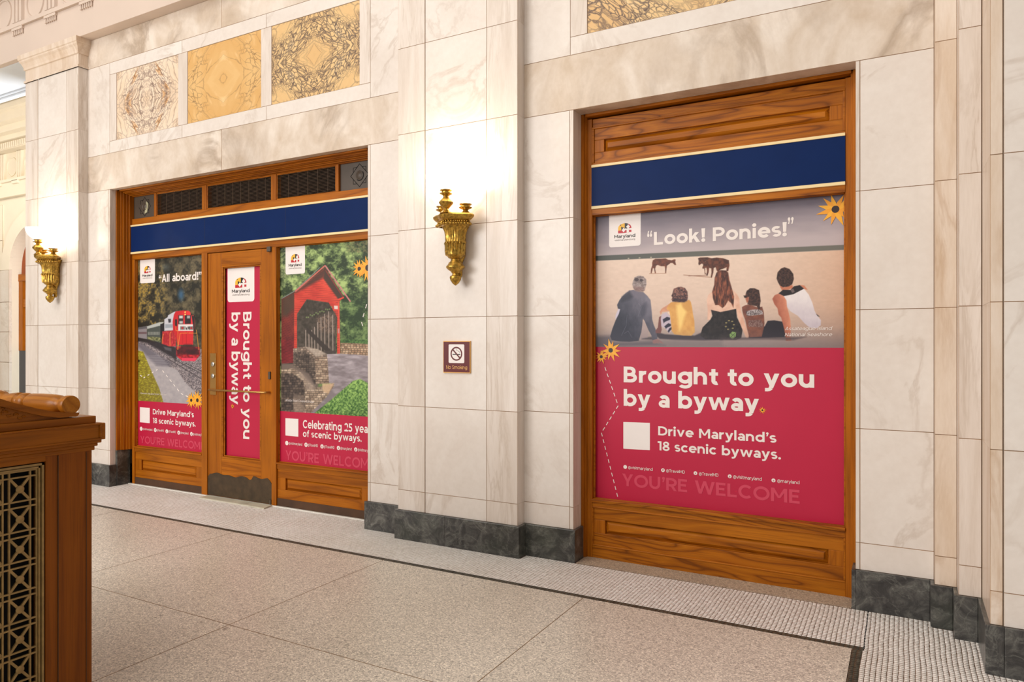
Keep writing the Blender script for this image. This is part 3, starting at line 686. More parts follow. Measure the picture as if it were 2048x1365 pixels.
# ================================================================== POSTERS
# ---- lettering: a wide geometric sans drawn from bars and ring segments (unit = cap height)
class Gl:
    def __init__(s, w, serif=False): s.w = w; s.p = []; s.k = 0; s.serif = serif
    def R(s, x0, y0, x1, y1):
        s.k += 1; s.p.append((s.k, [(x0, y0), (x1, y0), (x1, y1), (x0, y1)]))
        if s.serif and y1 - y0 > .5 and x1 - x0 < .3:
            s.k += 1; s.p.append((s.k, [(x0 - .08, y0), (x1 + .08, y0), (x1 + .08, y0 + .05), (x0 - .08, y0 + .05)])); s.p.append((s.k, [(x0 - .09, y1 - .05), (x1, y1 - .05), (x1, y1), (x0 - .09, y1)]))
    def G(s, *pts): s.k += 1; s.p.append((s.k, list(pts)))
    def A(s, cx, cy, rx, ry, a0, a1, w=None, n=None):
        w = s.w if w is None else w; n = n or max(4, int(abs(a1 - a0) / 13)); ix, iy = max(rx - w, .01), max(ry - w, .01)
        s.k += 1
        for k in range(n):
            a = math.radians(a0 + (a1 - a0) * k / n); b = math.radians(a0 + (a1 - a0) * (k + 1) / n)
            q = [(cx + rx * math.cos(a), cy + ry * math.sin(a)), (cx + rx * math.cos(b), cy + ry * math.sin(b)), (cx + ix * math.cos(b), cy + iy * math.sin(b)), (cx + ix * math.cos(a), cy + iy * math.sin(a))]
            s.p.append((s.k, q if a1 > a0 else q[::-1]))
    def dot(s, cx, cy, r): s.k += 1; s.p.append((s.k, [(cx + r * math.cos(k * math.pi / 6), cy + r * math.sin(k * math.pi / 6)) for k in range(12)]))
def glyph(ch, w, serif=False):
    g = Gl(w, serif); x = .745; asc = 1.05; h = w * .9; R, G, A = g.R, g.G, g.A
    def ess(H, Wd):
        ry = (H / 2 + h / 2) / 2; rx = Wd / 2
        A(rx, H - ry, rx, ry, 38, 270, h); A(rx, ry, rx, ry, 90, -145, h)
    def limb(xt0, xt1, yt, xb0, xb1, yb): G((xb0, yb), (xb1, yb), (xt1, yt), (xt0, yt))
    def tick(cx, y, s_=1):
        g.dot(cx, y, w * .58); G((cx - w * .15, y - w * .55), (cx + w * .56, y), (cx + w * .1 * s_, y - w * 1.5 * s_), (cx - w * .5, y - w * 1.5)) if s_ > 0 else G((cx - w * .56, y), (cx + w * .15, y + w * .55), (cx + w * .5, y + w * 1.5), (cx - w * .1, y + w * 1.5))
    wd = .8
    if ch == 'o': A(.40, x / 2, .40, x / 2 + .015, 0, 360)
    elif ch == 'b': R(0, 0, w, asc); A(.41, x / 2, .41, x / 2 + .015, 0, 360); wd = .82
    elif ch == 'd': R(.82 - w, 0, .82, asc); A(.41, x / 2, .41, x / 2 + .015, 0, 360); wd = .82
    elif ch == 'p': R(0, -.27, w, x); A(.41, x / 2, .41, x / 2 + .015, 0, 360); wd = .82
    elif ch == 'g': R(.81 - w, 0, .81, x); A(.405, x / 2 + .02, .405, x / 2 - .005, 0, 360); A(.405, .02, .405, .30, 0, -148, h); wd = .81
    elif ch == 'a': R(.66 - w, 0, .66, .45); A(.33, .43, .33, .33, 0, 145, w); A(.30, .222, .30, .235, 0, 360, h); wd = .66
    elif ch == 'c': A(.40, x / 2, .40, x / 2 + .015, 45, 315); wd = .72
    elif ch == 'e': A(.40, x / 2, .40, x / 2 + .015, 0, 318); R(w * .5, x / 2 - h * .42, .80 - w * .02, x / 2 + h * .42); wd = .80
    elif ch == 's': ess(x + .02, .60); wd = .60
    elif ch == 'S': ess(1.02, .78); wd = .78
    elif ch == 'f': R(.12, 0, .12 + w, .78); A(.12 + .29, .77, .29, .29, 180, 72); R(0, x - h, .46, x); wd = .44
    elif ch == 't': R(.12, .2, .12 + w, .94); A(.12 + .27, .245, .27, .255, 180, 292); R(0, x - h, .48, x); wd = .48
    elif ch == 'r': R(0, 0, w, x); A(.40, x - .38, .40, .39, 170, 84); wd = .46
    elif ch in 'nh': R(0, 0, w, x if ch == 'n' else asc); A(.37, x - .36, .37, .375, 180, 0); R(.74 - w, 0, .74, x - .355); wd = .74
    elif ch == 'm':
        R(0, 0, w, x); A(.33, x - .34, .33, .355, 180, 0); R(.66 - w, 0, .66, x - .335); A(.99 - w, x - .34, .33, .355, 180, 0); R(1.32 - 2 * w, 0, 1.32 - w, x - .335); wd = 1.32 - w
    elif ch == 'u': R(0, .355, w, x); A(.37, .36, .37, .375, 180, 360); R(.74 - w, 0, .74, x); wd = .74
    elif ch == 'i': R(0, 0, w, x); g.dot(w / 2, x + .2, w * .64); wd = w
    elif ch in 'lI': R(0, 0, w, asc if ch == 'l' else 1); wd = w
    elif ch == 'k': R(0, 0, w, asc); G((w * .9, .17), (.70, x), (.70 - w * 1.35, x), (w * .9, .17 + w * 1.25)); G((.50, 0), (.50 + w * 1.3, 0), (.44, .54), (.26, .42)); wd = .50 + w * 1.3
    elif ch == 'v': limb(0, w * 1.1, x, .39 - .45 * w, .39 + .45 * w, 0); limb(.78 - 1.1 * w, .78, x, .39 - .45 * w, .39 + .45 * w, 0); wd = .78
    elif ch == 'y':
        limb(0, w * 1.12, x, .39 - .42 * w, .39 + .55 * w, 0); limb(.78 - 1.1 * w, .78, x, .37 - .62 * w, .37 + .44 * w, -.10); A(.17, -.06, .37 + .44 * w - .17, .225, -18, -100, h, 6); R(.06, -.285, .18, -.285 + h); wd = .78
    elif ch == 'x': G((0, 0), (w * 1.2, 0), (.75, x), (.75 - w * 1.2, x)); G((.75 - w * 1.2, 0), (.75, 0), (w * 1.2, x), (0, x)); wd = .75
    elif ch == 'w':
        limb(0, w * 1.08, x, .335 - .42 * w, .335 + .46 * w, 0); limb(.60 - .40 * w, .60 + .40 * w, x, .335 - .42 * w, .335 + .46 * w, 0); limb(.60 - .40 * w, .60 + .40 * w, x, .865 - .46 * w, .865 + .42 * w, 0); limb(1.2 - 1.08 * w, 1.2, x, .865 - .46 * w, .865 + .42 * w, 0); wd = 1.2
    elif ch == 'A': limb(.46 - .52 * w, .46 + .52 * w, 1, 0, w * 1.1, 0); limb(.46 - .52 * w, .46 + .52 * w, 1, .92 - w * 1.1, .92, 0); R(.2, .22, .72, .22 + h * .9); wd = .92
    elif ch == 'B':
        R(0, 0, w, 1); R(0, 1 - h, .42, 1); R(0, .5 - h / 2, .46, .5 + h / 2); R(0, 0, .47, h); r1 = (.5 + h / 2) / 2; A(.42, 1 - r1, .31, r1, 90, -90); A(.46, r1, .35, r1, 90, -90); wd = .81
    elif ch == 'C': A(.52, .5, .52, .52, 46, 314); wd = .94
    elif ch == 'D': R(0, 0, w, 1); R(0, 1 - h, .42, 1); R(0, 0, .42, h); A(.42, .5, .52, .5, 90, -90); wd = .94
    elif ch in 'EFL':
        R(0, 0, w, 1)
        if ch != 'F': R(0, 0, .68 if ch == 'E' else .66, h)
        if ch != 'L': R(0, 1 - h, .67, 1); R(0, .5 - h / 2 + .02, .60, .5 + h / 2 + .02)
        wd = .68
    elif ch == 'M': R(0, 0, w, 1); R(1.06 - w, 0, 1.06, 1); limb(0, w * 1.05, 1, .53 - .42 * w, .53 + .42 * w, .28); limb(1.06 - w * 1.05, 1.06, 1, .53 - .42 * w, .53 + .42 * w, .28); wd = 1.06
    elif ch == 'N': R(0, 0, w, 1); R(.86 - w, 0, .86, 1); limb(0, w * 1.1, 1, .86 - w * 1.1, .86, 0); wd = .86
    elif ch == 'O': A(.55, .5, .55, .52, 0, 360); wd = 1.1
    elif ch in 'PR':
        R(0, 0, w, 1); R(0, 1 - h, .42, 1); R(0, .32, .42, .32 + h); A(.42, .66, .39, .34, 90, -90); wd = .81
        if ch == 'R': G((.56, 0), (.56 + w * 1.2, 0), (.36 + w, .36), (.34, .36)); wd = max(.81, .56 + w * 1.2)
    elif ch == 'T': R(0, 1 - h, .82, 1); R(.41 - w / 2, 0, .41 + w / 2, 1); wd = .82
    elif ch == 'U': R(0, .42, w, 1); A(.43, .42, .43, .435, 180, 360); R(.86 - w, .42, .86, 1); wd = .86
    elif ch == 'W':
        limb(0, w * 1.1, 1, .39 - .5 * w, .39 + .5 * w, 0); limb(.72 - .48 * w, .72 + .48 * w, 1, .39 - .5 * w, .39 + .5 * w, 0); limb(.72 - .48 * w, .72 + .48 * w, 1, 1.05 - .5 * w, 1.05 + .5 * w, 0); limb(1.44 - 1.1 * w, 1.44, 1, 1.05 - .5 * w, 1.05 + .5 * w, 0); wd = 1.44
    elif ch == 'Y': limb(0, w * 1.15, 1, .44 - .5 * w, .44 + .5 * w, .36); limb(.88 - w * 1.15, .88, 1, .44 - .5 * w, .44 + .5 * w, .36); R(.44 - w / 2, 0, .44 + w / 2, .40); wd = .88
    elif ch == '1': R(.20, 0, .20 + w, 1); R(0, 1 - h, .25, 1); wd = .20 + w
    elif ch == '2': A(.36, .655, .36, .355, 160, -38); G((0, h * .5), (w * 1.5, h * .5), (.66, .44), (.50, .32)); R(0, 0, .74, h); wd = .74
    elif ch == '5': R(.1, 1 - h, .66, 1); R(.08, .46, .08 + w, 1); A(.31, .315, .40, .33, 112, -148); wd = .71
    elif ch == '8': A(.37, .745, .32, .27, 0, 360, h); A(.37, .275, .37, .29, 0, 360, h * 1.05); wd = .74
    elif ch == '0': A(.42, .5, .42, .51, 0, 360); wd = .84
    elif ch == '.': g.dot(w * .6, w * .56, w * .62); wd = w * 1.2
    elif ch == '!': limb(0, w * 1.2, 1, w * .16, w * 1.04, .31); g.dot(w * .6, w * .56, w * .66); wd = w * 1.2
    elif ch == '\u2019': tick(w * .6, .92); wd = w * 1.2
    elif ch == '\u201d': tick(w * .6, .92); tick(w * 2.1, .92); wd = w * 2.7
    elif ch == '\u201c': tick(w * .6, .62, -1); tick(w * 2.1, .62, -1); wd = w * 2.7
    elif ch == '@': A(.55, .36, .55, .56, -50, 300, w * .8); A(.53, .36, .30, .30, 0, 360, w * .8); R(.80 - w * .8, .12, .80, .64); wd = 1.1
    else: wd = .3
    return g.p, wd
def put_text(parent, body, org, ex, ey, width, cap, mat, w=.2, shear=0.0, clip=None, serif=False, name='lettering'):
    """org = baseline start; ex, ey = reading and up directions; fitted to width and cap height in metres; one mesh per word"""
    words = []; cur = []; x = 0.0
    for ch in body:
        if ch == ' ':
            if cur: words.append(cur); cur = []
            x += .44; continue
        pl, wd = glyph(ch, w, serif); cur.append([(lv, [(x + a + shear * b, b) for a, b in q]) for lv, q in pl]); x += wd + (.17 if ch in 'hnmuilMNIHdEUB1' else .13) - .25 * w
    if cur: words.append(cur)
    allx = [p[0] for wo in words for gl in wo for _, q in gl for p in q]; x0, x1 = min(allx), max(allx); sx = width / (x1 - x0)
    org, ex, ey = Vector(org), Vector(ex), Vector(ey); o = None
    for wo in words:
        m = MB()
        for gl in wo:
            for lv, q in gl:
                pts = [org + ex * ((a - x0) * sx) + ey * (b * cap) + Vector((0, -.00016 * lv, 0)) for a, b in q]
                if clip is not None: pts = [Vector((min(p.x, clip), p.y, p.z)) for p in pts]
                if (pts[1] - pts[0]).cross(pts[2] - pts[0]).y > 0: pts = pts[::-1]
                m.add([tuple(p) for p in pts], [tuple(range(len(pts)))])
        o = m.build(name, mat, parent, m.v[0])
    return o
def line_text(parent, body, y, uL, vB, uR, vT, mat, bold=.2, shear=0.0, off=.0012, clip=None):
    """pixel-measured line: baseline starts at (uL,vB), ends at column uR; vT is the top of a capital at uL"""
    xa_, zb = W(uL, vB, y); xb_, _ = W(uR, vB, y); _, zt = W(uL, vT, y)
    return put_text(parent, body, (xa_, y - off, zb), (1, 0, 0), (0, 0, 1), xb_ - xa_, zt - zb, mat, bold, shear, clip)
def flat(parent, name, pts, y, mat, off=.0008):
    """flat printed shape; pts in (x,z) metres"""
    m = MB(); m.add([(p[0], y - off, p[1]) for p in pts], [tuple(range(len(pts)))]); return m.build(name, mat, parent, (pts[0][0], y, pts[0][1]))
def flat_px(parent, name, pts, y, mat, off=.0008): return flat(parent, name, [W(u, v, y) for u, v in pts], y, mat, off)
def disc(parent, name, x, z, r, y, mat, off, n=20): return flat(parent, name, [(x + r * math.cos(2 * math.pi * k / n), z + r * math.sin(2 * math.pi * k / n)) for k in range(n)], y, mat, off)
def rcard(parent, x0, x1, z0, z1, y, r, mat, name='logo_card', off=.0008, top_round=False):
    pts = [(x0, z1), (x0, z0 + r)] + [(x0 + r - r * math.cos(a), z0 + r - r * math.sin(a)) for a in np.linspace(0, math.pi / 2, 6)][1:] + [(x1 - r + r * math.sin(a), z0 + r - r * math.cos(a)) for a in np.linspace(0, math.pi / 2, 6)] + [(x1, z1)]
    if top_round:
        pts = pts[1:-1] + [(x1 - r + r * math.cos(a), z1 - r + r * math.sin(a)) for a in np.linspace(0, math.pi / 2, 6)] + [(x0 + r - r * math.sin(a), z1 - r + r * math.cos(a)) for a in np.linspace(0, math.pi / 2, 6)]
    return flat(parent, name, pts, y, mat, off)
def logo(parent, x0, x1, z0, z1, y):
    """white tab with the arched flag emblem and two lines of lettering"""
    c = rcard(parent, x0, x1, z0, z1, y, (x1 - x0) * .08, m_card)
    w, h = x1 - x0, z1 - z0
    ex0, ex1 = x0 + w * .29, x0 + w * .71; ez0, ez1 = z0 + h * .41, z0 + h * .70; ew, eh = ex1 - ex0, ez1 - ez0
    def q(a, b): return (ex0 + a * ew, ez0 + b * eh)
    def arch(a):                                  # top outline of the emblem
        t_ = min(max(a, 0), 1)
        if t_ < .5: return .52 + .48 * math.sqrt(max(0, 1 - ((.5 - t_) / .5) ** 2))
        return .52 + .48 * math.sqrt(max(0, 1 - ((t_ - .5) / .5) ** 2))
    def col(a0, a1, b0, mat, off=.0016, b1=None):
        n = 8; pts = [q(a0, b0), q(a1, b0)] + [q(a0 + (a1 - a0) * k / n, b1 if b1 is not None else arch(a0 + (a1 - a0) * k / n)) for k in range(n, -1, -1)]
        flat(c, 'emblem_print', pts, y, mat, off)
    col(0, .24, .28, m_flagyel); col(.24, .5, .28, m_flagyel); col(.5, .76, .30, m_inkk); col(.76, 1, .46, m_flagred); col(0, .64, 0, m_flagred, b1=.28); col(.82, 1, .06, m_flagred, b1=.28)
    flat(c, 'emblem_print', [q(.24, .66), q(.24, .28), q(.62, .28), q(.70, .42)], y, m_inkk, .0018)
    flat(c, 'emblem_print', [q(.16, .84), q(.22, .74), q(.24, .9)], y, m_inkk, .0019)
    flat(c, 'emblem_print', [q(.5, .46), q(.7, .42), q(.7, .30), q(.5, .30)], y, m_card, .0020)
    for (ca, cb, r_) in ((.42, .30, .13), (.76, .62, .13)):
        for da, db in ((0, 0), (.9, 0), (-.9, 0), (0, .9), (0, -.9)): disc(c, 'emblem_print', ex0 + (ca + da * r_ * .62) * ew, ez0 + (cb + db * r_) * eh, r_ * .5 * ew, y, m_card, .0022 + .00002 * (da + 2 * db), 10)
    flat(c, 'emblem_print', [q(.70, .0), q(.82, .0), q(.82, .62), q(.70, .62)], y, m_card, .0024)
    put_text(c, 'Maryland', (x0 + w * .17, y - .0026, z0 + h * .27), (1, 0, 0), (0, 0, 1), w * .66, h * .095, m_inkk, .15)
    put_text(c, 'visitmaryland.org', (x0 + w * .18, y - .0026, z0 + h * .185), (1, 0, 0), (0, 0, 1), w * .64, h * .045, m_inkg, .11)
    return c
def flower(parent, x, z, r, y, off, n=11, seed=0, rc=.2, clipx=None):
    """black-eyed daisy print"""
    rnd = random.Random(seed); fl_ = None
    for k in range(n):
        a = 2 * math.pi * k / n + rnd.uniform(-.12, .12); rr = r * rnd.uniform(.82, 1.05); da = .31
        p = [(x + rr * .12 * math.cos(a - 1.2), z + rr * .12 * math.sin(a - 1.2)), (x + rr * .45 * math.cos(a - da), z + rr * .45 * math.sin(a - da)), (x + rr * math.cos(a), z + rr * math.sin(a)), (x + rr * .45 * math.cos(a + da), z + rr * .45 * math.sin(a + da)), (x + rr * .12 * math.cos(a + 1.2), z + rr * .12 * math.sin(a + 1.2))]
        if clipx is not None: p = [(min(max(i, clipx[0]), clipx[1]), j) for i, j in p]
        flat(parent, 'petal_print', p, y, m_yel if k % 2 else m_yel2, off + .00003 * k)
    if clipx is None or clipx[0] + r * rc < x < clipx[1] - r * rc * .5: disc(parent, 'flower_eye', x, z, r * rc, y, m_brown, off + .0006, 16)
def dashes(parent, pts, y, mat, off, dash, gap, wid):
    """dashed route line; pts in (x,z)"""
    for p, q in zip(pts[:-1], pts[1:]):
        d = math.hypot(q[0] - p[0], q[1] - p[1]); n = max(1, int(d / (dash + gap))); tx, tz = (q[0] - p[0]) / d, (q[1] - p[1]) / d
        for k in range(n):
            s0 = k * d / n; s1 = s0 + dash
            a = (p[0] + tx * s0, p[1] + tz * s0); b = (p[0] + tx * s1, p[1] + tz * s1); nx, nz = -tz * wid / 2, tx * wid / 2
            flat(parent, 'route_dash', [(a[0] + nx, a[1] + nz), (a[0] - nx, a[1] - nz), (b[0] - nx, b[1] - nz), (b[0] + nx, b[1] + nz)], y, mat, off)
def socials(parent, y, items, off=.0012):
    """(icon centre u,v, radius px, handle text, uL, vB, uR, vT, mark)"""
    for (cu_, cv, rp, body, uL, vB, uR, vT, mark) in items:
        x, z = W(cu_, cv, y); r = abs(W(cu_ + rp, cv, y)[0] - x)
        d_ = disc(parent, 'social_icon', x, z, r, y, m_inkw, off)
        if mark: put_text(d_, mark, (x - r * .35, y - off - .0006, z - r * .5), (1, 0, 0), (0, 0, 1), r * .7, r * 1.0, m_red, .2)
        line_text(parent, body, y, uL, vB, uR, vT, m_inkw, .13, off=off, clip=None)
# ---- numpy painter: prints a picture into the colour attribute of a fine grid lying in the poster plane
def vnoise(x, y, seed=0):
    xi = np.floor(x).astype(np.int64); yi = np.floor(y).astype(np.int64); fx = x - xi; fy = y - yi
    fx = fx * fx * (3 - 2 * fx); fy = fy * fy * (3 - 2 * fy)
    def h(a, b):
        n = (a * 374761393 + b * 668265263 + seed * 974711) & 0x7fffffff
        n = ((n ^ (n >> 13)) * 1274126177) & 0x7fffffff
        return ((n ^ (n >> 16)) & 0xffff) / 65535.0
    return (h(xi, yi) * (1 - fx) + h(xi + 1, yi) * fx) * (1 - fy) + (h(xi, yi + 1) * (1 - fx) + h(xi + 1, yi + 1) * fx) * fy
def fbm(x, y, o=4, seed=0):
    t_ = 0; a = .5; s_ = 0
    for k in range(o): t_ = t_ + a * vnoise(x * 2 ** k, y * 2 ** k, seed + k); s_ += a; a *= .55
    return t_ / s_
class Canvas:
    def __init__(s, X0, X1, Z0, Z1, y, step):
        s.nx = int((X1 - X0) / step) + 1; s.nz = int((Z1 - Z0) / step) + 1; s.y = y
        s.X, s.Z = np.meshgrid(np.linspace(X0, X1, s.nx), np.linspace(Z0, Z1, s.nz))
        dep = -s.X * sn + (y + D) * cs
        s.U = CXP + F * (s.X * cs + (y + D) * sn) / dep; s.V = CYP - F * (s.Z - CH) / dep
        s.C = np.zeros(s.X.shape + (3,))
    def put(s, mask, col, a=1.0):
        m = (mask * a)[..., None]; s.C = s.C * (1 - m) + np.asarray(col, float) * m
    def poly(s, pts, col, a=1.0, soft=.7):
        p = np.array(pts, float); pad = soft + 1
        sel = (s.U > p[:, 0].min() - pad) & (s.U < p[:, 0].max() + pad) & (s.V > p[:, 1].min() - pad) & (s.V < p[:, 1].max() + pad)
        if not sel.any(): return
        u, v = s.U[sel], s.V[sel]; ins = np.zeros(u.shape, bool); dm = np.full(u.shape, 1e9)
        for (xa_, ya_), (xb_, yb_) in zip(p, np.roll(p, -1, 0)):
            c_ = (ya_ > v) != (yb_ > v)
            with np.errstate(divide='ignore', invalid='ignore'): xi = (xb_ - xa_) * (v - ya_) / (yb_ - ya_ if yb_ != ya_ else 1e-9) + xa_
            ins ^= c_ & (u < xi)
            dx, dy = xb_ - xa_, yb_ - ya_; l2 = dx * dx + dy * dy + 1e-9
            t_ = np.clip(((u - xa_) * dx + (v - ya_) * dy) / l2, 0, 1); dm = np.minimum(dm, (u - xa_ - t_ * dx) ** 2 + (v - ya_ - t_ * dy) ** 2)
        d_ = np.sqrt(dm) * np.where(ins, 1, -1); al = np.clip(.5 + d_ / (2 * soft), 0, 1) * a
        if callable(col): colv = col(u, v)
        else: colv = np.asarray(col, float)[None]
        s.C[sel] = s.C[sel] * (1 - al[:, None]) + colv * al[:, None]
    def ell(s, cx, cy, rx, ry, col, a=1.0, soft=.25):
        d_ = np.sqrt(((s.U - cx) / rx) ** 2 + ((s.V - cy) / ry) ** 2); s.put(np.clip((1 - d_) / soft, 0, 1), col, a)
    def line(s, pts, w, col, a=1.0):
        for p, q in zip(pts[:-1], pts[1:]):
            dx, dy = q[0] - p[0], q[1] - p[1]; l = math.hypot(dx, dy) + 1e-9; nx, ny = -dy / l * w / 2, dx / l * w / 2
            s.poly([(p[0] + nx, p[1] + ny), (q[0] + nx, q[1] + ny), (q[0] - nx, q[1] - ny), (p[0] - nx, p[1] - ny)], col, a, .5)
    def mesh(s, name, parent):
        idx = np.arange(s.nx * s.nz).reshape(s.nz, s.nx)
        Fa = np.stack([idx[:-1, :-1], idx[:-1, 1:], idx[1:, 1:], idx[1:, :-1]], -1).reshape(-1, 4)
        V = np.stack([s.X.ravel(), np.full(s.X.size, s.y), s.Z.ravel()], 1)
        me = np_mesh(name, V, Fa, m_pic); at = me.color_attributes.new('Col', 'FLOAT_COLOR', 'POINT')
        c = np.ones((s.X.size, 4), np.float32); c[:, :3] = lin(np.clip(s.C.reshape(-1, 3), 0, 255)); at.data.foreach_set('color', c.ravel())
        o = bpy.data.objects.new(name, me); COL.objects.link(o); attach(o, parent); return o
def T(ox, oy, sc): return lambda pts: [(ox + x / sc, oy + y / sc) for x, y in pts]
def ramp2(t_, c0, c1): t_ = np.clip(t_, 0, 1)[..., None]; return np.asarray(c0, float) * (1 - t_) + np.asarray(c1, float) * t_
# ================= beach poster
YP = .222
po = thing('wall_poster', (-1.108, YP, .395), 'large beach poster of a seated family watching ponies, crimson lower half', 'poster', 'posters in the oak shopfronts')
MB().box(-1.915, -.30, YP, YP + .006, .395, 1.464).build('crimson_ground', m_red, po)
MB().box(-1.915, -.30, YP + .002, YP + .006, 1.464, 2.385).build('poster_sheet', m_card, po)
c = Canvas(-1.915, -.30, 1.464, 2.385, YP, .0026); U, V = c.U, c.V
hor = 512 - (U - 1192) * 22 / 496.
n1 = fbm(U / 60, V / 14, 3, 3); n2 = fbm(U / 9, V / 4, 3, 5)
c.C = ramp2((V - (436 - (U - 1192) * 48 / 496)) / 80 + (n1 - .5) * .25, (108, 101, 114), (188, 174, 176))
sand = ramp2((V - hor) / 185, (232, 208, 190), (212, 186, 170)) + ((n2 - .5) * 12)[..., None] + ramp2((U - 1500) / 200, (0, 0, 0), (-14, -26, -34))
low = np.clip((V - 600) / 95, 0, 1)[..., None] ** 1.4; sand = sand * (1 - low * .42) + np.array([90, 88, 100]) * low * .42
c.put(np.clip((V - hor - 10) / 1.5 + .5, 0, 1), sand)
c.put(np.clip((V - hor) / 1.5 + .5, 0, 1) * np.clip(.5 - (V - hor - 10) / 1.5, 0, 1), ramp2((U - 1192) / 300, (78, 82, 78), (112, 110, 102)))
for (u_, v_) in ((1257, 517), (1279, 516), (1302, 515)): c.ell(u_, v_, 2.2, 1.2, (176, 170, 150))
A = T(1185, 380, 7.585); B = T(1185, 520, 7.585); G = T(1000, 340, 3.9); K = T(1440, 500, 6.823)
def fur(c0, c1, s_=3.0, seed=1): return lambda u, v: ramp2((fbm(u / s_, v / s_, 3, seed) - .3) * 2.4, c0, c1)
for a_ in (((860, 1272), (1120, 1266), .5),): c.line(A([a_[0], a_[1]]), 1.2, (180, 140, 115))
c.poly(A([(915, 1070), (950, 1048), (1040, 1045), (1110, 1040), (1145, 1060), (1200, 1070), (1240, 1053), (1262, 1060), (1255, 1090), (1268, 1140), (1245, 1140), (1215, 1110), (1185, 1110), (1160, 1130), (1130, 1150), (1122, 1200), (1117, 1262), (1103, 1262), (1103, 1200), (1095, 1160), (1040, 1160), (990, 1140), (965, 1150), (950, 1200), (962, 1265), (945, 1264), (935, 1190), (915, 1190), (897, 1267), (883, 1264), (888, 1200), (905, 1150), (905, 1110)]), fur((80, 44, 34), (122, 66, 46), 5))
c.line(G([(1430, 820), (1640, 838)]), 1.6, (170, 130, 108)); c.line(G([(1470, 828), (1610, 822)]), 1.4, (150, 112, 95))
c.poly(G([(1545, 690), (1560, 684), (1620, 682), (1650, 690), (1600, 715), (1600, 800), (1608, 815), (1598, 815), (1590, 745), (1575, 730), (1553, 745), (1547, 735), (1550, 710)]), fur((60, 34, 30), (110, 62, 46), 3, 2))
c.poly(G([(1640, 692), (1690, 684), (1740, 690), (1785, 705), (1790, 745), (1780, 790), (1765, 790), (1768, 760), (1745, 770), (1720, 778), (1700, 800), (1690, 785), (1682, 760), (1667, 765), (1664, 800), (1652, 843), (1643, 840), (1650, 800), (1648, 770), (1632, 765), (1627, 800), (1618, 827), (1609, 824), (1615, 790), (1610, 765), (1600, 765), (1583, 773), (1578, 765), (1588, 735), (1605, 710)]), fur((66, 36, 30), (112, 62, 44), 5, 4))
# ground shade and far legs
c.poly(B([(55, 1160), (280, 1150), (300, 1245), (700, 1240), (900, 1230), (1100, 1300), (60, 1330)]), (86, 82, 92), .75, 4)
c.poly(B([(740, 1185), (900, 1170), (930, 1215), (750, 1205)]), (66, 60, 68), .9, 2)
c.poly(B([(940, 1090), (1100, 1130), (1250, 1140), (1550, 1150), (1640, 1110), (1972, 1140), (1972, 1215), (1700, 1225), (1250, 1215), (1020, 1200), (970, 1160)]), (54, 48, 58), .95, 1.5)
c.poly(B([(1000, 1215), (1972, 1225), (1972, 1320), (1000, 1320)]), (128, 118, 118), .5, 4)
# man in a grey hooded jacket
c.poly(B([(395, 740), (425, 750), (405, 835), (345, 905), (355, 830)]), (204, 196, 214))
c.poly(B([(770, 920), (815, 1000), (850, 1075), (840, 1180), (720, 1200), (740, 1090)]), (170, 152, 152), .8)
def jacket(u, v):
    x = (u - 1185) * 7.585; y_ = (v - 520) * 7.585
    t_ = .5 + (x - 600) / 700 - (y_ - 700) / 900 + (fbm(u / 7, v / 12, 3, 9) - .5) * .4
    return ramp2(t_, (46, 50, 66), (124, 120, 134))
c.poly(B([(560, 470), (620, 455), (700, 485), (770, 490), (830, 545), (880, 610), (890, 700), (900, 800), (905, 900), (930, 990), (960, 1060), (975, 1130), (985, 1200), (910, 1225), (895, 1150), (850, 1070), (815, 990), (790, 930), (765, 890), (755, 1000), (740, 1100), (700, 1230), (560, 1245), (420, 1240), (290, 1220), (270, 1160), (300, 1050), (350, 920), (400, 820), (420, 750), (385, 740), (373, 685), (410, 610), (440, 570), (500, 510)]), jacket)
for pts in ([(525, 840), (510, 1000), (440, 1150)], [(700, 660), (740, 720), (690, 860)], [(820, 640), (760, 760), (770, 890)], [(600, 1180), (540, 1080), (480, 1120)]): c.line(B(pts), .7, (150, 150, 165), .45)
c.poly(B([(740, 700), (820, 640), (810, 800), (765, 890), (720, 830)]), (60, 62, 78), .6, 3)
c.poly(B([(560, 470), (640, 470), (760, 490), (800, 545), (690, 600), (600, 560), (540, 520)]), (116, 110, 124), .75, 2)
c.poly(B([(560, 475), (615, 560), (560, 610), (440, 640), (450, 560)]), (52, 54, 68), .8, 3)
c.poly(B([(640, 440), (720, 480), (790, 470), (800, 430), (760, 420), (640, 420)]), (150, 112, 104))
c.poly(B([(612, 400), (604, 380), (612, 330), (640, 265), (700, 240), (770, 250), (815, 300), (818, 370), (800, 430), (780, 475), (720, 490), (650, 470), (615, 425)]), fur((124, 110, 108), (172, 158, 156), 3, 7))
c.ell(*B([(670, 300)])[0], 5, 4, (62, 52, 58), .8); c.ell(*B([(740, 310)])[0], 3.5, 3.5, (62, 52, 58), .8); c.poly(B([(620, 400), (780, 420), (760, 480), (650, 465)]), (134, 96, 92), .55, 3)
c.poly(B([(910, 1222), (985, 1200), (1040, 1232), (1080, 1268), (1050, 1273), (1010, 1250), (1010, 1275), (975, 1262), (950, 1275), (915, 1268)]), (158, 116, 112))
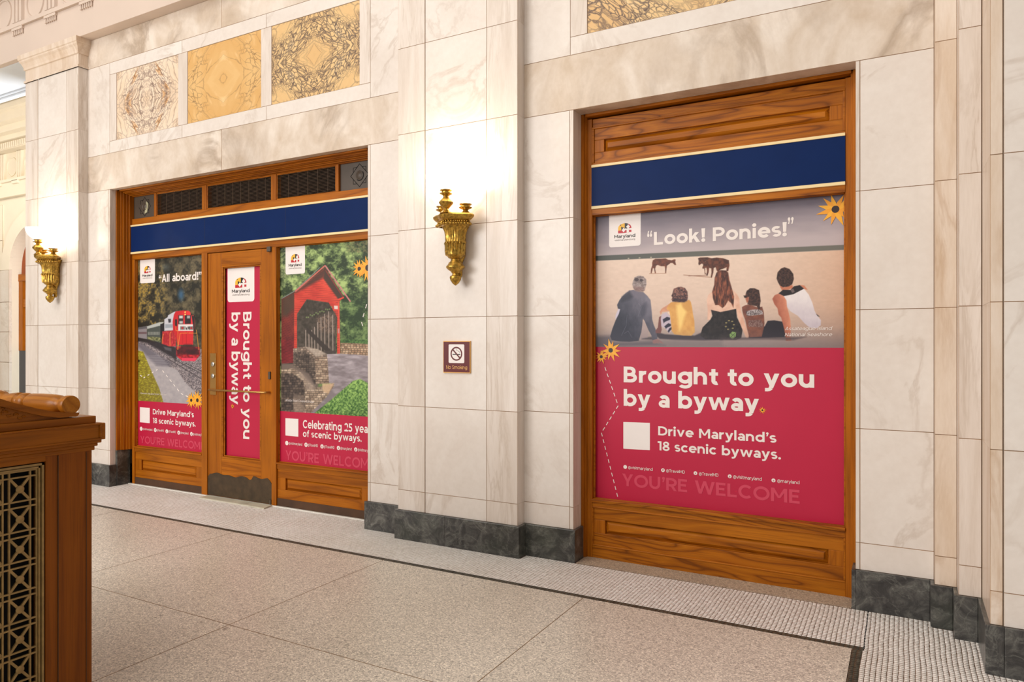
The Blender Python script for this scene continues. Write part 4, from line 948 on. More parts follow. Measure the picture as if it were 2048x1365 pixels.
# boy in an amber shirt
c.poly(B([(1010, 870), (1045, 850), (1045, 1000), (1050, 1060), (1035, 1115), (960, 1115), (955, 1075), (990, 1030)]), (120, 76, 74))
c.poly(B([(1050, 830), (1120, 795), (1175, 860), (1195, 990), (1205, 1060), (1165, 1125), (1110, 1045), (1045, 1010), (1035, 900)]), (196, 182, 196))
for pts in ([(1065, 905), (1130, 865), (1178, 880), (1172, 912), (1100, 940), (1080, 965)], [(1090, 1010), (1150, 962), (1190, 975), (1190, 1005), (1130, 1030), (1115, 1050)], [(1140, 1085), (1165, 1040), (1205, 1015), (1205, 1050), (1170, 1085), (1160, 1110)]): c.poly(B(pts), (44, 42, 62))
c.poly(B([(1020, 790), (1050, 740), (1130, 690), (1190, 650), (1180, 760), (1150, 785), (1060, 790), (1035, 835)]), fur((206, 146, 118), (220, 160, 128), 8, 3))
c.poly(B([(1140, 790), (1180, 790), (1180, 850), (1155, 825)]), (234, 210, 196))
c.poly(B([(1190, 645), (1260, 635), (1360, 640), (1420, 625), (1465, 608), (1492, 640), (1510, 720), (1525, 830), (1545, 930), (1552, 1100), (1500, 1152), (1380, 1150), (1240, 1130), (1200, 1080), (1195, 980), (1180, 860), (1165, 780), (1120, 740), (1150, 690)]), fur((214, 156, 86), (226, 172, 98), 9, 11))
c.poly(B([(1270, 690), (1345, 650), (1385, 730), (1430, 790), (1400, 860), (1370, 970), (1320, 1080), (1290, 900)]), (252, 218, 134), .85, 3.5); c.poly(B([(1345, 640), (1470, 620), (1500, 760), (1450, 800), (1370, 720)]), (208, 154, 84), .8, 2)
c.poly(B([(1195, 545), (1215, 505), (1230, 440), (1290, 415), (1340, 408), (1400, 425), (1440, 480), (1447, 560), (1437, 612), (1390, 640), (1300, 640), (1215, 630), (1195, 600), (1210, 580)]), fur((48, 32, 38), (160, 110, 96), 2.0, 13))
c.poly(B([(1215, 600), (1440, 590), (1430, 625), (1390, 642), (1300, 640), (1215, 630)]), (50, 36, 46), .8, 2)
# woman with long hair
c.poly(G([(1655, 950), (1625, 975), (1612, 1015), (1620, 1090), (1618, 1170), (1640, 1170), (1650, 1105), (1720, 1112), (1840, 1092), (1862, 1060), (1870, 1010), (1850, 970), (1815, 935)]), fur((222, 178, 156), (234, 194, 172), 9, 5))
c.poly(G([(1830, 955), (1862, 995), (1880, 1100), (1905, 1180), (1930, 1260), (1948, 1312), (1920, 1312), (1893, 1250), (1865, 1180), (1843, 1100)]), fur((218, 170, 146), (232, 188, 166), 9, 6))
c.poly(G([(1645, 1092), (1720, 1110), (1842, 1085), (1848, 1150), (1872, 1200), (1892, 1250), (1882, 1312), (1840, 1327), (1600, 1322), (1562, 1292), (1580, 1230), (1640, 1170), (1657, 1140)]), fur((26, 24, 28), (46, 40, 42), 5, 8))
for k in range(7): a_ = k / 6 * math.pi * 1.6; c.ell(*G([(1780 + 32 * math.cos(a_ + 2) + 12, 1212 + 36 * math.sin(a_ + 2))])[0], 2.4, 1.6, (150, 138, 96), .9)
c.poly(G([(1790, 1285), (1812, 1262), (1842, 1268), (1838, 1300), (1815, 1322), (1795, 1310)]), (132, 168, 96)); c.line(G([(1795, 1310), (1840, 1268)]), .8, (40, 60, 34)); c.line(G([(1815, 1290), (1800, 1275)]), .8, (40, 60, 34)); c.line(G([(1825, 1285), (1828, 1305)]), .8, (40, 60, 34))
c.poly(G([(1690, 800), (1720, 783), (1760, 785), (1780, 800), (1790, 860), (1810, 930), (1826, 990), (1820, 1078), (1803, 1040), (1780, 1020), (1755, 1062), (1735, 1078), (1705, 1055), (1678, 1055), (1660, 1000), (1655, 950), (1670, 900), (1675, 840)]), lambda u, v: ramp2((fbm(u / 1.6, v / 9, 3, 21) - .3) * 2.2, (58, 30, 28), (160, 92, 66)))
# girl
c.poly(K([(610, 1045), (650, 970), (740, 963), (850, 980), (880, 1060), (905, 1195), (560, 1205), (390, 1205), (400, 1100)]), (38, 34, 44))
c.poly(K([(300, 780), (350, 755), (400, 745), (520, 790), (575, 775), (597, 850), (607, 1000), (600, 1060), (570, 1185), (400, 1195), (370, 1080), (345, 960), (318, 890), (303, 830)]), fur((112, 68, 58), (134, 82, 66), 8, 3))
c.poly(K([(352, 845), (420, 820), (510, 812), (580, 830), (587, 880), (480, 895), (370, 902)]), fur((70, 58, 60), (210, 200, 200), 1.0, 31)); c.poly(K([(385, 962), (560, 955), (590, 1030), (580, 1060), (390, 1050)]), fur((84, 54, 52), (150, 128, 124), 1.2, 32), .8)
c.poly(K([(345, 610), (392, 640), (392, 720), (365, 722), (348, 672)]), (166, 100, 78)); c.poly(K([(320, 625), (365, 622), (372, 650), (335, 658)]), (40, 24, 22))
c.poly(K([(350, 602), (365, 560), (410, 525), (470, 525), (532, 550), (546, 620), (556, 700), (543, 760), (552, 800), (525, 812), (500, 770), (420, 755), (372, 742), (392, 690), (395, 645), (362, 640)]), fur((40, 26, 28), (88, 58, 50), 2, 17))
# man in a white vest
c.poly(K([(1300, 865), (1362, 912), (1310, 905)]), (40, 36, 40))
c.poly(K([(870, 630), (1000, 605), (1145, 530), (1210, 610), (1260, 720), (1290, 830), (1320, 890), (1378, 960), (1375, 1030), (1320, 1072), (1220, 1062), (1150, 1000), (1060, 900), (960, 840), (915, 780), (910, 700)]), lambda u, v: ramp2((v - 590) / 65 + (fbm(u / 9, v / 12, 3, 2) - .5) * .5, (234, 226, 226), (196, 184, 194)))
c.poly(K([(1095, 482), (1150, 487), (1197, 548), (1150, 535)]), (204, 128, 98))
c.poly(K([(795, 430), (830, 490), (870, 515), (985, 480), (1000, 520), (930, 545), (850, 560), (825, 515)]), (196, 120, 90))
c.poly(K([(798, 597), (860, 545), (960, 548), (1010, 498), (1090, 482), (1147, 530), (1000, 607), (868, 632)]), (38, 32, 36)); c.poly(K([(960, 545), (1000, 530), (1020, 575), (985, 590)]), (140, 120, 118), .7)
c.poly(K([(800, 598), (868, 632), (905, 690), (912, 770), (940, 870), (960, 960), (967, 1080), (962, 1180), (975, 1242), (898, 1244), (893, 1180), (870, 1060), (835, 925), (800, 885), (785, 800), (740, 740), (714, 670), (745, 620)]), lambda u, v: ramp2((u - 1550) / 24 - (v - 600) / 90 + (fbm(u / 9, v / 9, 3, 4) - .5) * .5, (168, 96, 76), (220, 146, 116)))
c.poly(K([(772, 392), (785, 310), (830, 257), (880, 238), (950, 262), (1000, 330), (1008, 400), (985, 470), (940, 500), (860, 512), (815, 485), (790, 440)]), fur((42, 28, 28), (84, 58, 50), 2, 19))
c.poly(K([(560, 1195), (1180, 1190), (1000, 1235), (640, 1225), (0, 1235), (0, 1200)]), (72, 60, 64), .7, 2)
shade = np.clip((V - 655) / 40, 0, 1); c.put(shade, (92, 88, 100), .35)
c.mesh('printed_picture', po)
logo(po, *[W(u, 460, YP)[0] for u in (1218.2, 1281.5)], W(1250, 493.5, YP)[1], 2.385, YP)
LW = 'Look! Ponies!'
line_text(po, '\u201c', YP, 1294.5, 488.5, 1304.5, 461, m_inkw, .215); line_text(po, LW, YP, 1308, 490.5, 1574, 464.5, m_inkw, .215); line_text(po, '\u201d', YP, 1575.5, 466, 1587.5, 436.5, m_inkw, .215)
line_text(po, 'Brought to you', YP, 1247.5, 765, 1628.5, 733.5, m_inkw, .22); line_text(po, 'by a byway', YP, 1247.5, 812, 1518, 780, m_inkw, .22)
line_text(po, 'Drive Maryland\u2019s', YP, 1316.5, 871, 1553, 853, m_inkw, .20); line_text(po, '18 scenic byways.', YP, 1315.5, 901, 1562, 883, m_inkw, .20)
line_text(po, 'YOU\u2019RE WELCOME', YP, 1244.5, 972, 1599.5, 947.5, m_redlight, .205)
line_text(po, 'Assateague Island', YP, 1570, 661, 1665, 654.2, m_inkw, .125, .22); line_text(po, 'National Seashore', YP, 1569.5, 673, 1664.5, 666.2, m_inkw, .125, .22)
flat_px(po, 'blank_code_square', [(1246.8, 844.5), (1299.8, 846.5), (1299.8, 901), (1246.8, 898)], YP, m_card)
socials(po, YP, [(1250.5, 934.5, 3.7, '@visitmaryland', 1256.5, 938, 1305.5, 932.2, ''), (1326, 941, 3.7, '@TravelMD', 1332.5, 944.5, 1370, 938.6, 'f'), (1391, 947, 3.7, '@TravelMD', 1398, 950.6, 1437, 944.5, 'x'), (1459.5, 953.2, 3.8, '@visitmaryland', 1466.5, 957, 1523.5, 950.5, 'p'), (1547, 961.4, 4.0, '@maryland', 1554.5, 965, 1599, 958.6, 'o')])
x_, z_ = W(1221.7, 701, YP); flower(po, x_, z_, .082, YP, .0030, 10, 3, .2); x_, z_ = W(1203, 714, YP); flower(po, x_, z_, .052, YP, .0040, 11, 5, .22)
x_, z_ = W(1671, 419, YP); flower(po, x_, z_, .108, YP, .0030, 11, 8, .2, (-1.9, -.318))
x_, z_ = W(1525, 821, YP); flower(po, x_, z_, .024, YP, .0030, 9, 2, .25)
dashes(po, [W(u, v, YP) for u, v in ((1210, 735), (1236.5, 812), (1203, 866), (1237, 1000))], YP, m_inkw, .0014, .026, .018, .0052)
# ================= train poster
YQ = .238; q1 = thing('wall_poster', (-6.55, YQ, .39), 'tall autumn poster of a red diesel locomotive beside a path', 'poster', 'posters in the oak shopfronts')
ZB1 = W(340, 806, YQ)[1]
MB().box(-7.118, -6.03, YQ, YQ + .006, .385, ZB1).build('crimson_ground', m_red, q1); MB().box(-7.118, -6.03, YQ + .002, YQ + .006, ZB1, 2.37).build('poster_sheet', m_card, q1)
c = Canvas(-7.118, -6.03, ZB1, 2.37, YQ, .0050); U, V = c.U, c.V
Tt = T(260, 480, 5.6875); T2 = T(260, 690, 5.6875)
n1 = fbm(U / 9, V / 13, 4, 41); n2 = fbm(U / 2.2, V / 2.6, 3, 43)
c.C = ramp2((n1 - .35) * 2.5 + (n2 - .5) * .8, (38, 37, 30), (106, 96, 72))
warm = np.clip((n1 - .42) * 5, 0, 1) * np.clip((345 - U) / 40, 0, 1) * np.clip((V - 520) / 40, 0, 1); c.put(warm * np.clip((n2 - .3) * 2.4, 0, 1), (182, 148, 62), .9)
c.put(np.clip((V < 560) * 1.0, 0, 1) * np.clip((U - 330) / 60, 0, 1) * np.clip((n2 - .35) * 2, 0, 1), (112, 98, 76), .5)
c.ell(362, 590, 9, 17, (62, 104, 140), .8, .8); c.ell(331, 535, 12, 10, (110, 122, 120), .45, .9)
c.put(np.clip((V - 650) / 8, 0, 1) * np.clip((300 - U) / 10, 0, 1), (30, 28, 26), .6)
grav = ramp2((fbm(U / 1.3, V / 1.1, 2, 51) - .3) * 2.2, (84, 78, 84), (176, 164, 164))
c.poly(Tt([(90, 1150), (360, 1180), (830, 1250), (830, 1365 + 560), (90, 1365 + 560)]), lambda u, v: ramp2((fbm(u / 1.3, v / 1.1, 2, 51) - .3) * 2.2, (84, 78, 84), (176, 164, 164)))
c.poly(T2([(90, -20), (150, 10), (330, 120), (440, 245), (540, 290), (620, 420), (740, 540), (830, 610), (830, 700), (90, 700)]), lambda u, v: ramp2((fbm(u / 6, v / 5, 3, 61) - .2), (160, 154, 158), (186, 178, 178)))
c.poly(T2([(90, -30), (190, 20), (330, 120), (470, 200), (450, 245), (300, 235), (210, 150), (90, 20)]), (96, 92, 102), .8, 3)
for k in range(6): c.line(T2([(190 + 12 * k, 130 + 18 * k), (330 + 22 * k, 125 + 18 * k)]), 1.3, (176, 170, 176), .5)
c.poly(T2([(90, 65), (150, 80), (240, 290), (330, 490), (370, 620), (385, 680), (90, 680)]), lambda u, v: ramp2((fbm(u / 2, v / 2, 3, 71) - .3) * 2 - (v - 700) / 260, (124, 112, 40), (196, 190, 56)))
c.poly(T2([(85, 165), (120, 185), (90, 200)]), (30, 26, 24))
for a_, b_ in (((500, 170), (830, 330)), ((640, 215), (830, 310)), ((430, 160), (830, 400))): c.line(T2([a_, b_]), 1.6, (62, 56, 60), .85)
c.line(T2([(640, 225), (830, 325)]), .8, (176, 168, 166), .9)
c.poly(Tt([(90, 1100), (192, 1125), (360, 1175), (530, 1225), (530, 1375), (470, 1330), (200, 1180), (90, 1150)]), (44, 40, 44), .92, 2)
c.poly(Tt([(90, 1000), (192, 983), (194, 1130), (90, 1112)]), (136, 130, 134)); c.poly(Tt([(90, 1000), (192, 983), (192, 1010), (90, 1020)]), (92, 90, 94)); c.poly(Tt([(95, 1050), (190, 1048), (190, 1072), (95, 1072)]), (84, 52, 56), .6)
c.poly(Tt([(194, 1000), (345, 955), (355, 1175), (194, 1130)]), (74, 80, 76)); c.poly(Tt([(192, 985), (330, 940), (388, 934), (350, 975), (196, 1015)]), (178, 182, 178))
for k in range(8): c.poly(Tt([(204 + 17 * k, 1050), (216 + 17 * k, 1048), (216 + 17 * k, 1082), (204 + 17 * k, 1082)]), (150, 152, 144), .8)
c.poly(Tt([(200, 1100), (350, 1110), (350, 1165), (200, 1130)]), lambda u, v: ramp2((fbm(u / 2, v / 2, 2, 5) - .3) * 2, (78, 84, 56), (160, 156, 110)))
c.poly(Tt([(345, 960), (392, 945), (394, 1062), (365, 1182), (350, 1175)]), (36, 34, 38))
c.poly(Tt([(390, 905), (428, 880), (432, 860), (500, 820), (545, 812), (492, 900), (492, 1032), (390, 1037)]), (196, 196, 204)); c.poly(Tt([(432, 900), (465, 900), (465, 940), (440, 945)]), (52, 50, 58)); c.poly(Tt([(400, 960), (485, 960), (485, 1000), (400, 1005)]), (150, 156, 166))
c.poly(Tt([(368, 1042), (492, 1030), (522, 1060), (522, 1212), (440, 1212), (362, 1182)]), fur((168, 36, 44), (206, 62, 66), 3, 3))
for k in range(5): c.line(Tt([(395 + 24 * k, 1060), (395 + 24 * k, 1190)]), .8, (120, 26, 34), .7)
c.poly(Tt([(500, 850), (520, 815), (600, 803), (670, 808), (690, 830), (692, 860), (722, 860), (737, 900), (737, 1000), (722, 1022), (716, 1195), (540, 1195), (520, 1100), (490, 1032), (485, 930)]), lambda u, v: ramp2((u - 355) / 25 + (fbm(u / 4, v / 4, 2, 1) - .5) * .4, (196, 36, 44), (228, 56, 60)))
c.poly(Tt([(550, 858), (606, 858), (606, 960), (550, 962)]), (62, 50, 52)); c.poly(Tt([(624, 858), (692, 858), (692, 955), (624, 958)]), (48, 40, 44)); c.poly(Tt([(700, 862), (735, 870), (735, 1000), (720, 1020), (716, 960)]), (46, 40, 42))
c.poly(Tt([(512, 905), (535, 905), (535, 985), (512, 975)]), (50, 38, 40)); c.poly(Tt([(560, 864), (600, 864), (600, 894), (560, 894)]), (206, 204, 200)); c.poly(Tt([(648, 864), (682, 864), (682, 894), (648, 894)]), (170, 168, 166)); c.poly(Tt([(562, 925), (600, 925), (600, 952), (562, 952)]), (206, 206, 204), .85)
for y_ in (824, 850): c.ell(*Tt([(627, y_)])[0], 1.7, 1.7, (252, 214, 110))
c.poly(Tt([(548, 962), (716, 962), (720, 1036), (548, 1036)]), (222, 218, 216))
for x in (597, 697): c.poly(Tt([(x - 26, 985), (x + 26, 985), (x + 26, 1024), (x - 26, 1024)]), (86, 78, 80), .75); c.ell(*Tt([(x, 1004)])[0], 2.2, 2.6, (176, 40, 44))
for p in ([(632, 988), (637, 1024), (642, 1000), (647, 1024), (652, 988)], [(660, 1024), (663, 988), (669, 1012), (675, 988), (678, 1024)]): c.line(Tt(p), .9, (44, 38, 42))
c.poly(Tt([(560, 1040), (716, 1040), (716, 1192), (560, 1192)]), (206, 40, 48)); c.line(Tt([(640, 1040), (640, 1190)]), .8, (150, 24, 34)); c.line(Tt([(600, 1060), (600, 1180)]), .6, (160, 28, 36))
c.poly(T2([(525, 15), (792, 25), (797, 120), (740, 186), (590, 182), (525, 125)]), fur((120, 22, 32), (212, 46, 58), 4, 9)); c.poly(Tt([(528, 1255), (620, 1190), (700, 1190), (790, 1255), (785, 1310), (660, 1300), (540, 1310)]), (54, 30, 34), .75, 2); c.poly(T2([(585, 148), (762, 150), (740, 186), (592, 182)]), (226, 62, 90)); c.poly(T2([(640, 60), (760, 60), (760, 110), (650, 110)]), (50, 26, 32), .6, 2)
for p in ([(570, 1064), (655, 1060)], [(665, 1060), (760, 1064)], [(570, 1064), (542, 1250)], [(760, 1064), (782, 1250)], [(520, 985), (520, 1030), (545, 1035), (545, 1250)], [(470, 1050), (455, 1060), (455, 1210)], [(380, 1070), (365, 1130), (365, 1180)], [(755, 1025), (760, 1064)]): c.line(Tt(p), .9, (236, 158, 60))
c.poly(T2([(380, 20), (470, 40), (470, 75), (400, 55)]), (90, 86, 92), .9)
c.mesh('printed_picture', q1)
logo(q1, *[W(u, 540, YQ)[0] for u in (280.4, 310)], W(295, 566.5, YQ)[1], 2.37, YQ)
line_text(q1, '\u201cAll aboard!\u201d', YQ, 317.8, 565, 403.5, 550, m_inkw, .2)
line_text(q1, 'Drive Maryland\u2019s', YQ, 306, 829, 388, 818.5, m_inkw, .19); line_text(q1, '18 scenic byways.', YQ, 306, 846.5, 391.5, 836, m_inkw, .19)
line_text(q1, 'YOU\u2019RE WELCOME', YQ, 281, 886.5, 409, 872, m_redlight, .19, clip=-6.034)
flat_px(q1, 'blank_code_square', [(280, 815), (299.6, 816.5), (299.6, 847), (280, 845)], YQ, m_card)
socials(q1, YQ, [(282.5, 858, 2.6, '@visitmaryland', 285.6, 860.3, 305, 856.2, ''), (310.6, 860.7, 2.6, '@TravelMD', 313.8, 863, 328, 858.6, 'f'), (333.8, 863.2, 2.6, '@TravelMD', 337, 865.5, 352, 861, 'x'), (357.6, 865.8, 2.6, '@maryland', 361, 868, 377, 863.5, 'o'), (383, 868.5, 2.6, '@visitmaryl', 386, 871, 403, 866.2, 'p')])
dashes(q1, [W(*T2([p])[0], YQ) for p in ((118, 345), (155, 378), (345, 262))], YQ, m_inkw, .0014, .03, .03, .009); dashes(q1, [W(*T2([p])[0], YQ) for p in ((370, 292), (580, 555), (690, 605))], YQ, m_inkw, .0014, .036, .03, .009)
for u_, v_, r_, sd in ((383, 801, .085, 4), (395.5, 801, .10, 6)):
    x_, z_ = W(u_, v_, YQ); flower(q1, x_, z_, r_, YQ, .0030 + .001 * (sd == 6), 13, sd, .2, (-7.0, -6.04))
line_text(q1, 'Western Maryland Scenic Railroad', YQ, 281.5, 788.5, 333, 785.5, m_inkw, .11, .2)
# ================= banner on the door glass
YB = .240; bn = thing('door_banner', (-5.49, YB, .40), 'narrow crimson banner with sideways lettering on the door glass', 'banner')
MB().box(-5.736, -5.246, YB, YB + .005, .404, 2.21).build('crimson_ground', m_red, bn)
logo(bn, W(455.3, 560, YB)[0], W(508.8, 560, YB)[0], W(482, 604, YB)[1], 2.21, YB)
def side_text(body, u0, v0, v1, u1, bold):
    xb_, zs_ = W(u0, v0, YB); _, ze = W(u0, v1, YB); xt, _ = W(u1, v0, YB)
    put_text(bn, body, (xb_, YB - .0012, zs_), (0, 0, -1), (1, 0, 0), zs_ - ze, xt - xb_, m_inkw, bold)
side_text('Brought to you', 486.6, 624.5, 878, 503.2, .195); side_text('by a byway', 463.4, 625.5, 809, 480.2, .195)
x_, z_ = W(465.5, 813, YB); flower(bn, x_, z_, .026, YB, .003, 9, 2, .25)
# ================= covered bridge poster
q3 = thing('wall_poster', (-4.45, YQ, .39), 'tall poster of a red covered bridge among green trees', 'poster', 'posters in the oak shopfronts')
ZB3 = W(650, 828.5, YQ)[1]
MB().box(-5.024, -3.91, YQ, YQ + .006, .385, ZB3).build('crimson_ground', m_red, q3); MB().box(-5.024, -3.91, YQ + .002, YQ + .006, ZB3, 2.37).build('poster_sheet', m_card, q3)
c = Canvas(-5.024, -3.91, ZB3, 2.37, YQ, .0042); U, V = c.U, c.V
R1 = T(550, 480, 6.205); R2 = T(550, 680, 4.877)
n1 = fbm(U / 16, V / 13, 4, 81); n2 = fbm(U / 2.6, V / 2.4, 3, 83); n3 = fbm(U / 7, V / 6, 3, 85)
c.C = ramp2((n1 - .32) * 2.2 + (n2 - .5) * .9 + (n3 - .5) * .7, (42, 58, 34), (172, 196, 122))
c.put(np.clip((600 - U) / 30, 0, 1) * np.clip((590 - V) / 40, 0, 1) * np.clip((n2 - .3) * 1.8, 0, 1), (170, 166, 138), .55); c.put(np.clip((U - 650) / 50, 0, 1) * np.clip((V - 570) / 40, 0, 1), (36, 66, 34), .35)
c.put(np.clip((V < 505) * 1., 0, 1) * np.clip((U - 680) / 30, 0, 1) * np.clip((n2 - .4) * 3, 0, 1), (126, 104, 78), .6)
def planks(c0, c1, pitch, slope=0.0):
    def f(u, v):
        col = ramp2((fbm(u / 14, v / 20, 2, 3) - .3) * 2, c0, c1); ph = ((v + slope * u) / pitch) % 1
        return col * (1 - .28 * np.clip((ph - .78) / .1, 0, 1))[:, None]
    return f
c.poly(R1([(80, 735), (250, 640), (240, 700), (236, 1365 + 95), (80, 1365 + 95)]), planks((96, 34, 34), (128, 48, 42), 3.4, -.14)); c.poly(R1([(80, 735), (250, 640), (240, 850), (150, 950), (80, 960)]), (74, 62, 46), .8, 5)
c.poly(R2([(60, 0), (190, 0), (190, 240), (64, 236)]), planks((112, 30, 36), (140, 42, 46), 3.2, -.1)); c.poly(R2([(60, 236), (190, 225), (180, 290), (60, 285)]), (24, 20, 18))
c.poly(R1([(240, 660), (620, 345), (850, 700), (800, 770), (808, 1420), (770, 1420), (770, 960), (665, 780), (395, 740), (275, 920), (275, 1420), (235, 1420)]), lambda u, v: planks((196, 58, 48), (214, 74, 58), 3.6, .02)(u, v) + 26 * np.exp(-((u - 655) / 14) ** 2 - ((v - 575) / 26) ** 2)[:, None] * np.array([1, .7, .4]))
c.poly(R1([(250, 655), (620, 340), (640, 360), (600, 470), (420, 575), (255, 660)]), (60, 52, 44), .8, 3); c.poly(R1([(620, 345), (860, 715), (790, 745), (600, 480)]), (64, 54, 46), .93, 1.5); c.line(R1([(628, 380), (842, 710)]), 1.2, (150, 60, 52)); c.line(R1([(780, 745), (855, 715)]), 3.0, (226, 72, 58))
c.line(R1([(85, 728), (250, 632), (560, 340)]), 1.4, (124, 134, 134)); c.line(R1([(250, 642), (622, 318)]), 2.6, (204, 106, 98)); c.line(R1([(622, 318), (936, 768)]), 2.6, (206, 130, 130))
c.poly(R1([(395, 740), (665, 780), (770, 960), (752, 1420), (275, 1420), (275, 920)]), lambda u, v: ramp2((fbm(u / 5, v / 5, 3, 8) - .3) * 1.4 + (v - 620) / 300, (56, 50, 42), (92, 82, 74)))
c.poly(R1([(520, 960), (745, 900), (745, 1180), (530, 1120)]), fur((70, 58, 52), (134, 112, 96), 2.5, 6), .9, 4)
for k in range(14): c.ell(*R1([(390 + 24 * k, 962 - 9 * k + 12 * math.sin(k * 2.3))])[0], 1.8, 1.7, (124, 146, 92), .75)
for x, y0_ in ((380, 1120), (420, 1130), (455, 1120), (490, 1080), (530, 1020), (570, 960), (615, 920), (665, 890), (715, 930)): c.line(R1([(x, y0_), (x + 4, 1430)]), 1.8, (166, 150, 140), .9)
c.poly(R1([(385, 1085), (410, 1095), (690, 1365), (690, 1440), (640, 1400), (400, 1150)]), (58, 50, 46), .95)
c.poly(R1([(732, 818), (780, 820), (780, 862), (735, 860)]), (224, 206, 198)); c.poly(R1([(782, 1102), (804, 1102), (804, 1160), (782, 1160)]), (176, 170, 176)); c.line(R1([(790, 775), (800, 1420)]), 1.6, (226, 84, 66))
def stones(c0, c1, pw_, ph, seed):
    def f(u, v):
        r_ = np.floor(v / ph); uu = u + (r_ % 2) * pw_ * .5 + 2 * np.sin(r_ * 1.7); k = np.floor(uu / pw_)
        h_ = np.abs(np.sin(k * 12.9898 + r_ * 78.233 + seed) * 43758.5453) % 1
        col = ramp2(h_, c0, c1) * (.82 + .36 * fbm(u / 2, v / 2, 2, seed))[:, None]
        e = np.minimum(np.minimum((v / ph) % 1, 1 - (v / ph) % 1) * ph, np.minimum((uu / pw_) % 1, 1 - (uu / pw_) % 1) * pw_)
        return col * (.55 + .45 * np.clip(e / 1.0, 0, 1))[:, None]
    return f
c.poly(R2([(60, 232), (190, 232), (420, 330), (420, 500), (180, 320), (60, 305)]), (112, 98, 90), 1, 2)
c.poly(R2([(640, 30), (910, 40), (910, 165), (640, 135)]), stones((150, 118, 92), (206, 178, 148), 6, 4.2, 1)); c.poly(R2([(640, 0), (910, 0), (910, 40), (700, 28), (640, 30)]), fur((44, 74, 40), (90, 130, 66), 3, 2))
c.poly(R2([(505, 140), (640, 135), (910, 155), (910, 460), (760, 460), (560, 600), (400, 720), (300, 720), (500, 560), (575, 430), (500, 420)]), lambda u, v: ramp2((fbm(u / 14, v / 5, 3, 4) - .25) * 1.6 - (v - 740) / 160, (128, 118, 122), (180, 170, 176)))
c.poly(R2([(480, 110), (600, 105), (600, 135), (480, 140)]), (70, 62, 58), .9)
c.poly(R2([(60, 290), (180, 278), (260, 325), (300, 380), (395, 470), (570, 424), (577, 450), (500, 560), (345, 720), (60, 720)]), stones((132, 112, 96), (206, 184, 160), 8, 4.4, 3)); c.poly(R2([(60, 330), (170, 330), (270, 400), (290, 480), (290, 660), (180, 560), (180, 720), (60, 720)]), stones((48, 40, 40), (110, 94, 84), 6, 5, 5), .9, 2); c.poly(R2([(190, 300), (270, 330), (390, 450), (390, 500), (300, 490), (290, 420), (260, 370)]), (150, 134, 122), .7, 3); c.poly(R2([(180, 520), (290, 560), (290, 720), (180, 720)]), (128, 112, 100), .7, 2)
c.poly(R2([(178, 85), (300, 68), (420, 95), (505, 145), (526, 425), (400, 430), (395, 470), (370, 335), (178, 262)]), stones((124, 106, 94), (198, 176, 156), 6, 4.2, 7)); c.poly(R2([(185, 120), (300, 105), (390, 190), (400, 460), (330, 330), (185, 255)]), stones((54, 46, 44), (120, 104, 92), 5, 4, 9), .8, 2)
c.poly(R2([(390, 180), (512, 165), (526, 425), (400, 430)]), stones((128, 106, 90), (200, 176, 152), 9, 4.6, 2), .85); c.poly(R2([(290, 70), (420, 92), (505, 140), (400, 165), (330, 100)]), (184, 170, 156), .75, 1.5); c.poly(R2([(460, 430), (577, 425), (520, 530), (465, 500)]), (204, 172, 138), .85, 1.5)
c.poly(R2([(380, 720), (560, 575), (760, 402), (830, 382), (910, 425), (910, 800), (380, 740)]), lambda u, v: ramp2((fbm(u / 2.0, v / 2.6, 3, 91) - .28) * 2.2 - (v - 800) / 200, (52, 92, 40), (156, 194, 104)))
c.mesh('printed_picture', q3)
logo(q3, *[W(u, 515, YQ)[0] for u in (571.2, 610)], W(590, 548.5, YQ)[1], 2.37, YQ)
line_text(q3, 'Celebrating 25 years', YQ, 606, 856.5, 749, 840.5, m_inkw, .19, clip=-3.913); line_text(q3, 'of scenic byways.', YQ, 606, 874, 723.5, 861, m_inkw, .19)
line_text(q3, 'YOU\u2019RE WELCOME', YQ, 571.5, 920, 750, 901, m_redlight, .19, clip=-3.913)
flat_px(q3, 'blank_code_square', [(571, 837), (596.8, 838.5), (596.8, 874), (571, 871.5)], YQ, m_card)
socials(q3, YQ, [(573.8, 886.8, 3.2, '@visitmaryland', 578, 889.5, 604.5, 884.4, ''), (612.2, 890.2, 3.2, '@TravelMD', 616, 893, 636, 887.5, 'f'), (644.2, 893.4, 3.2, '@TravelMD', 648, 896.5, 669, 891, 'x'), (677, 896.5, 3.2, '@maryland', 681, 899.4, 703.5, 894, 'o'), (711.6, 899.5, 3.2, '@visitmary', 716, 902.6, 736, 897, 'p')])
for u_, v_, r_, sd in ((719, 538, .085, 14), (736, 536, .12, 16)):
    x_, z_ = W(u_, v_, YQ); flower(q3, x_, z_, r_, YQ, .0030 + .001 * (sd == 16), 13, sd, .22, (-4.9, -3.913))
dashes(q3, [W(*R1([p])[0], YQ) for p in ((1140, 800), (1075, 1020), (1130, 1200))], YQ, m_inkw, .0014, .036, .034, .008)
line_text(q3, 'Roddy Road Covered Bridge', YQ, 571.5, 803, 628, 798.6, m_inkw, .12, .2)
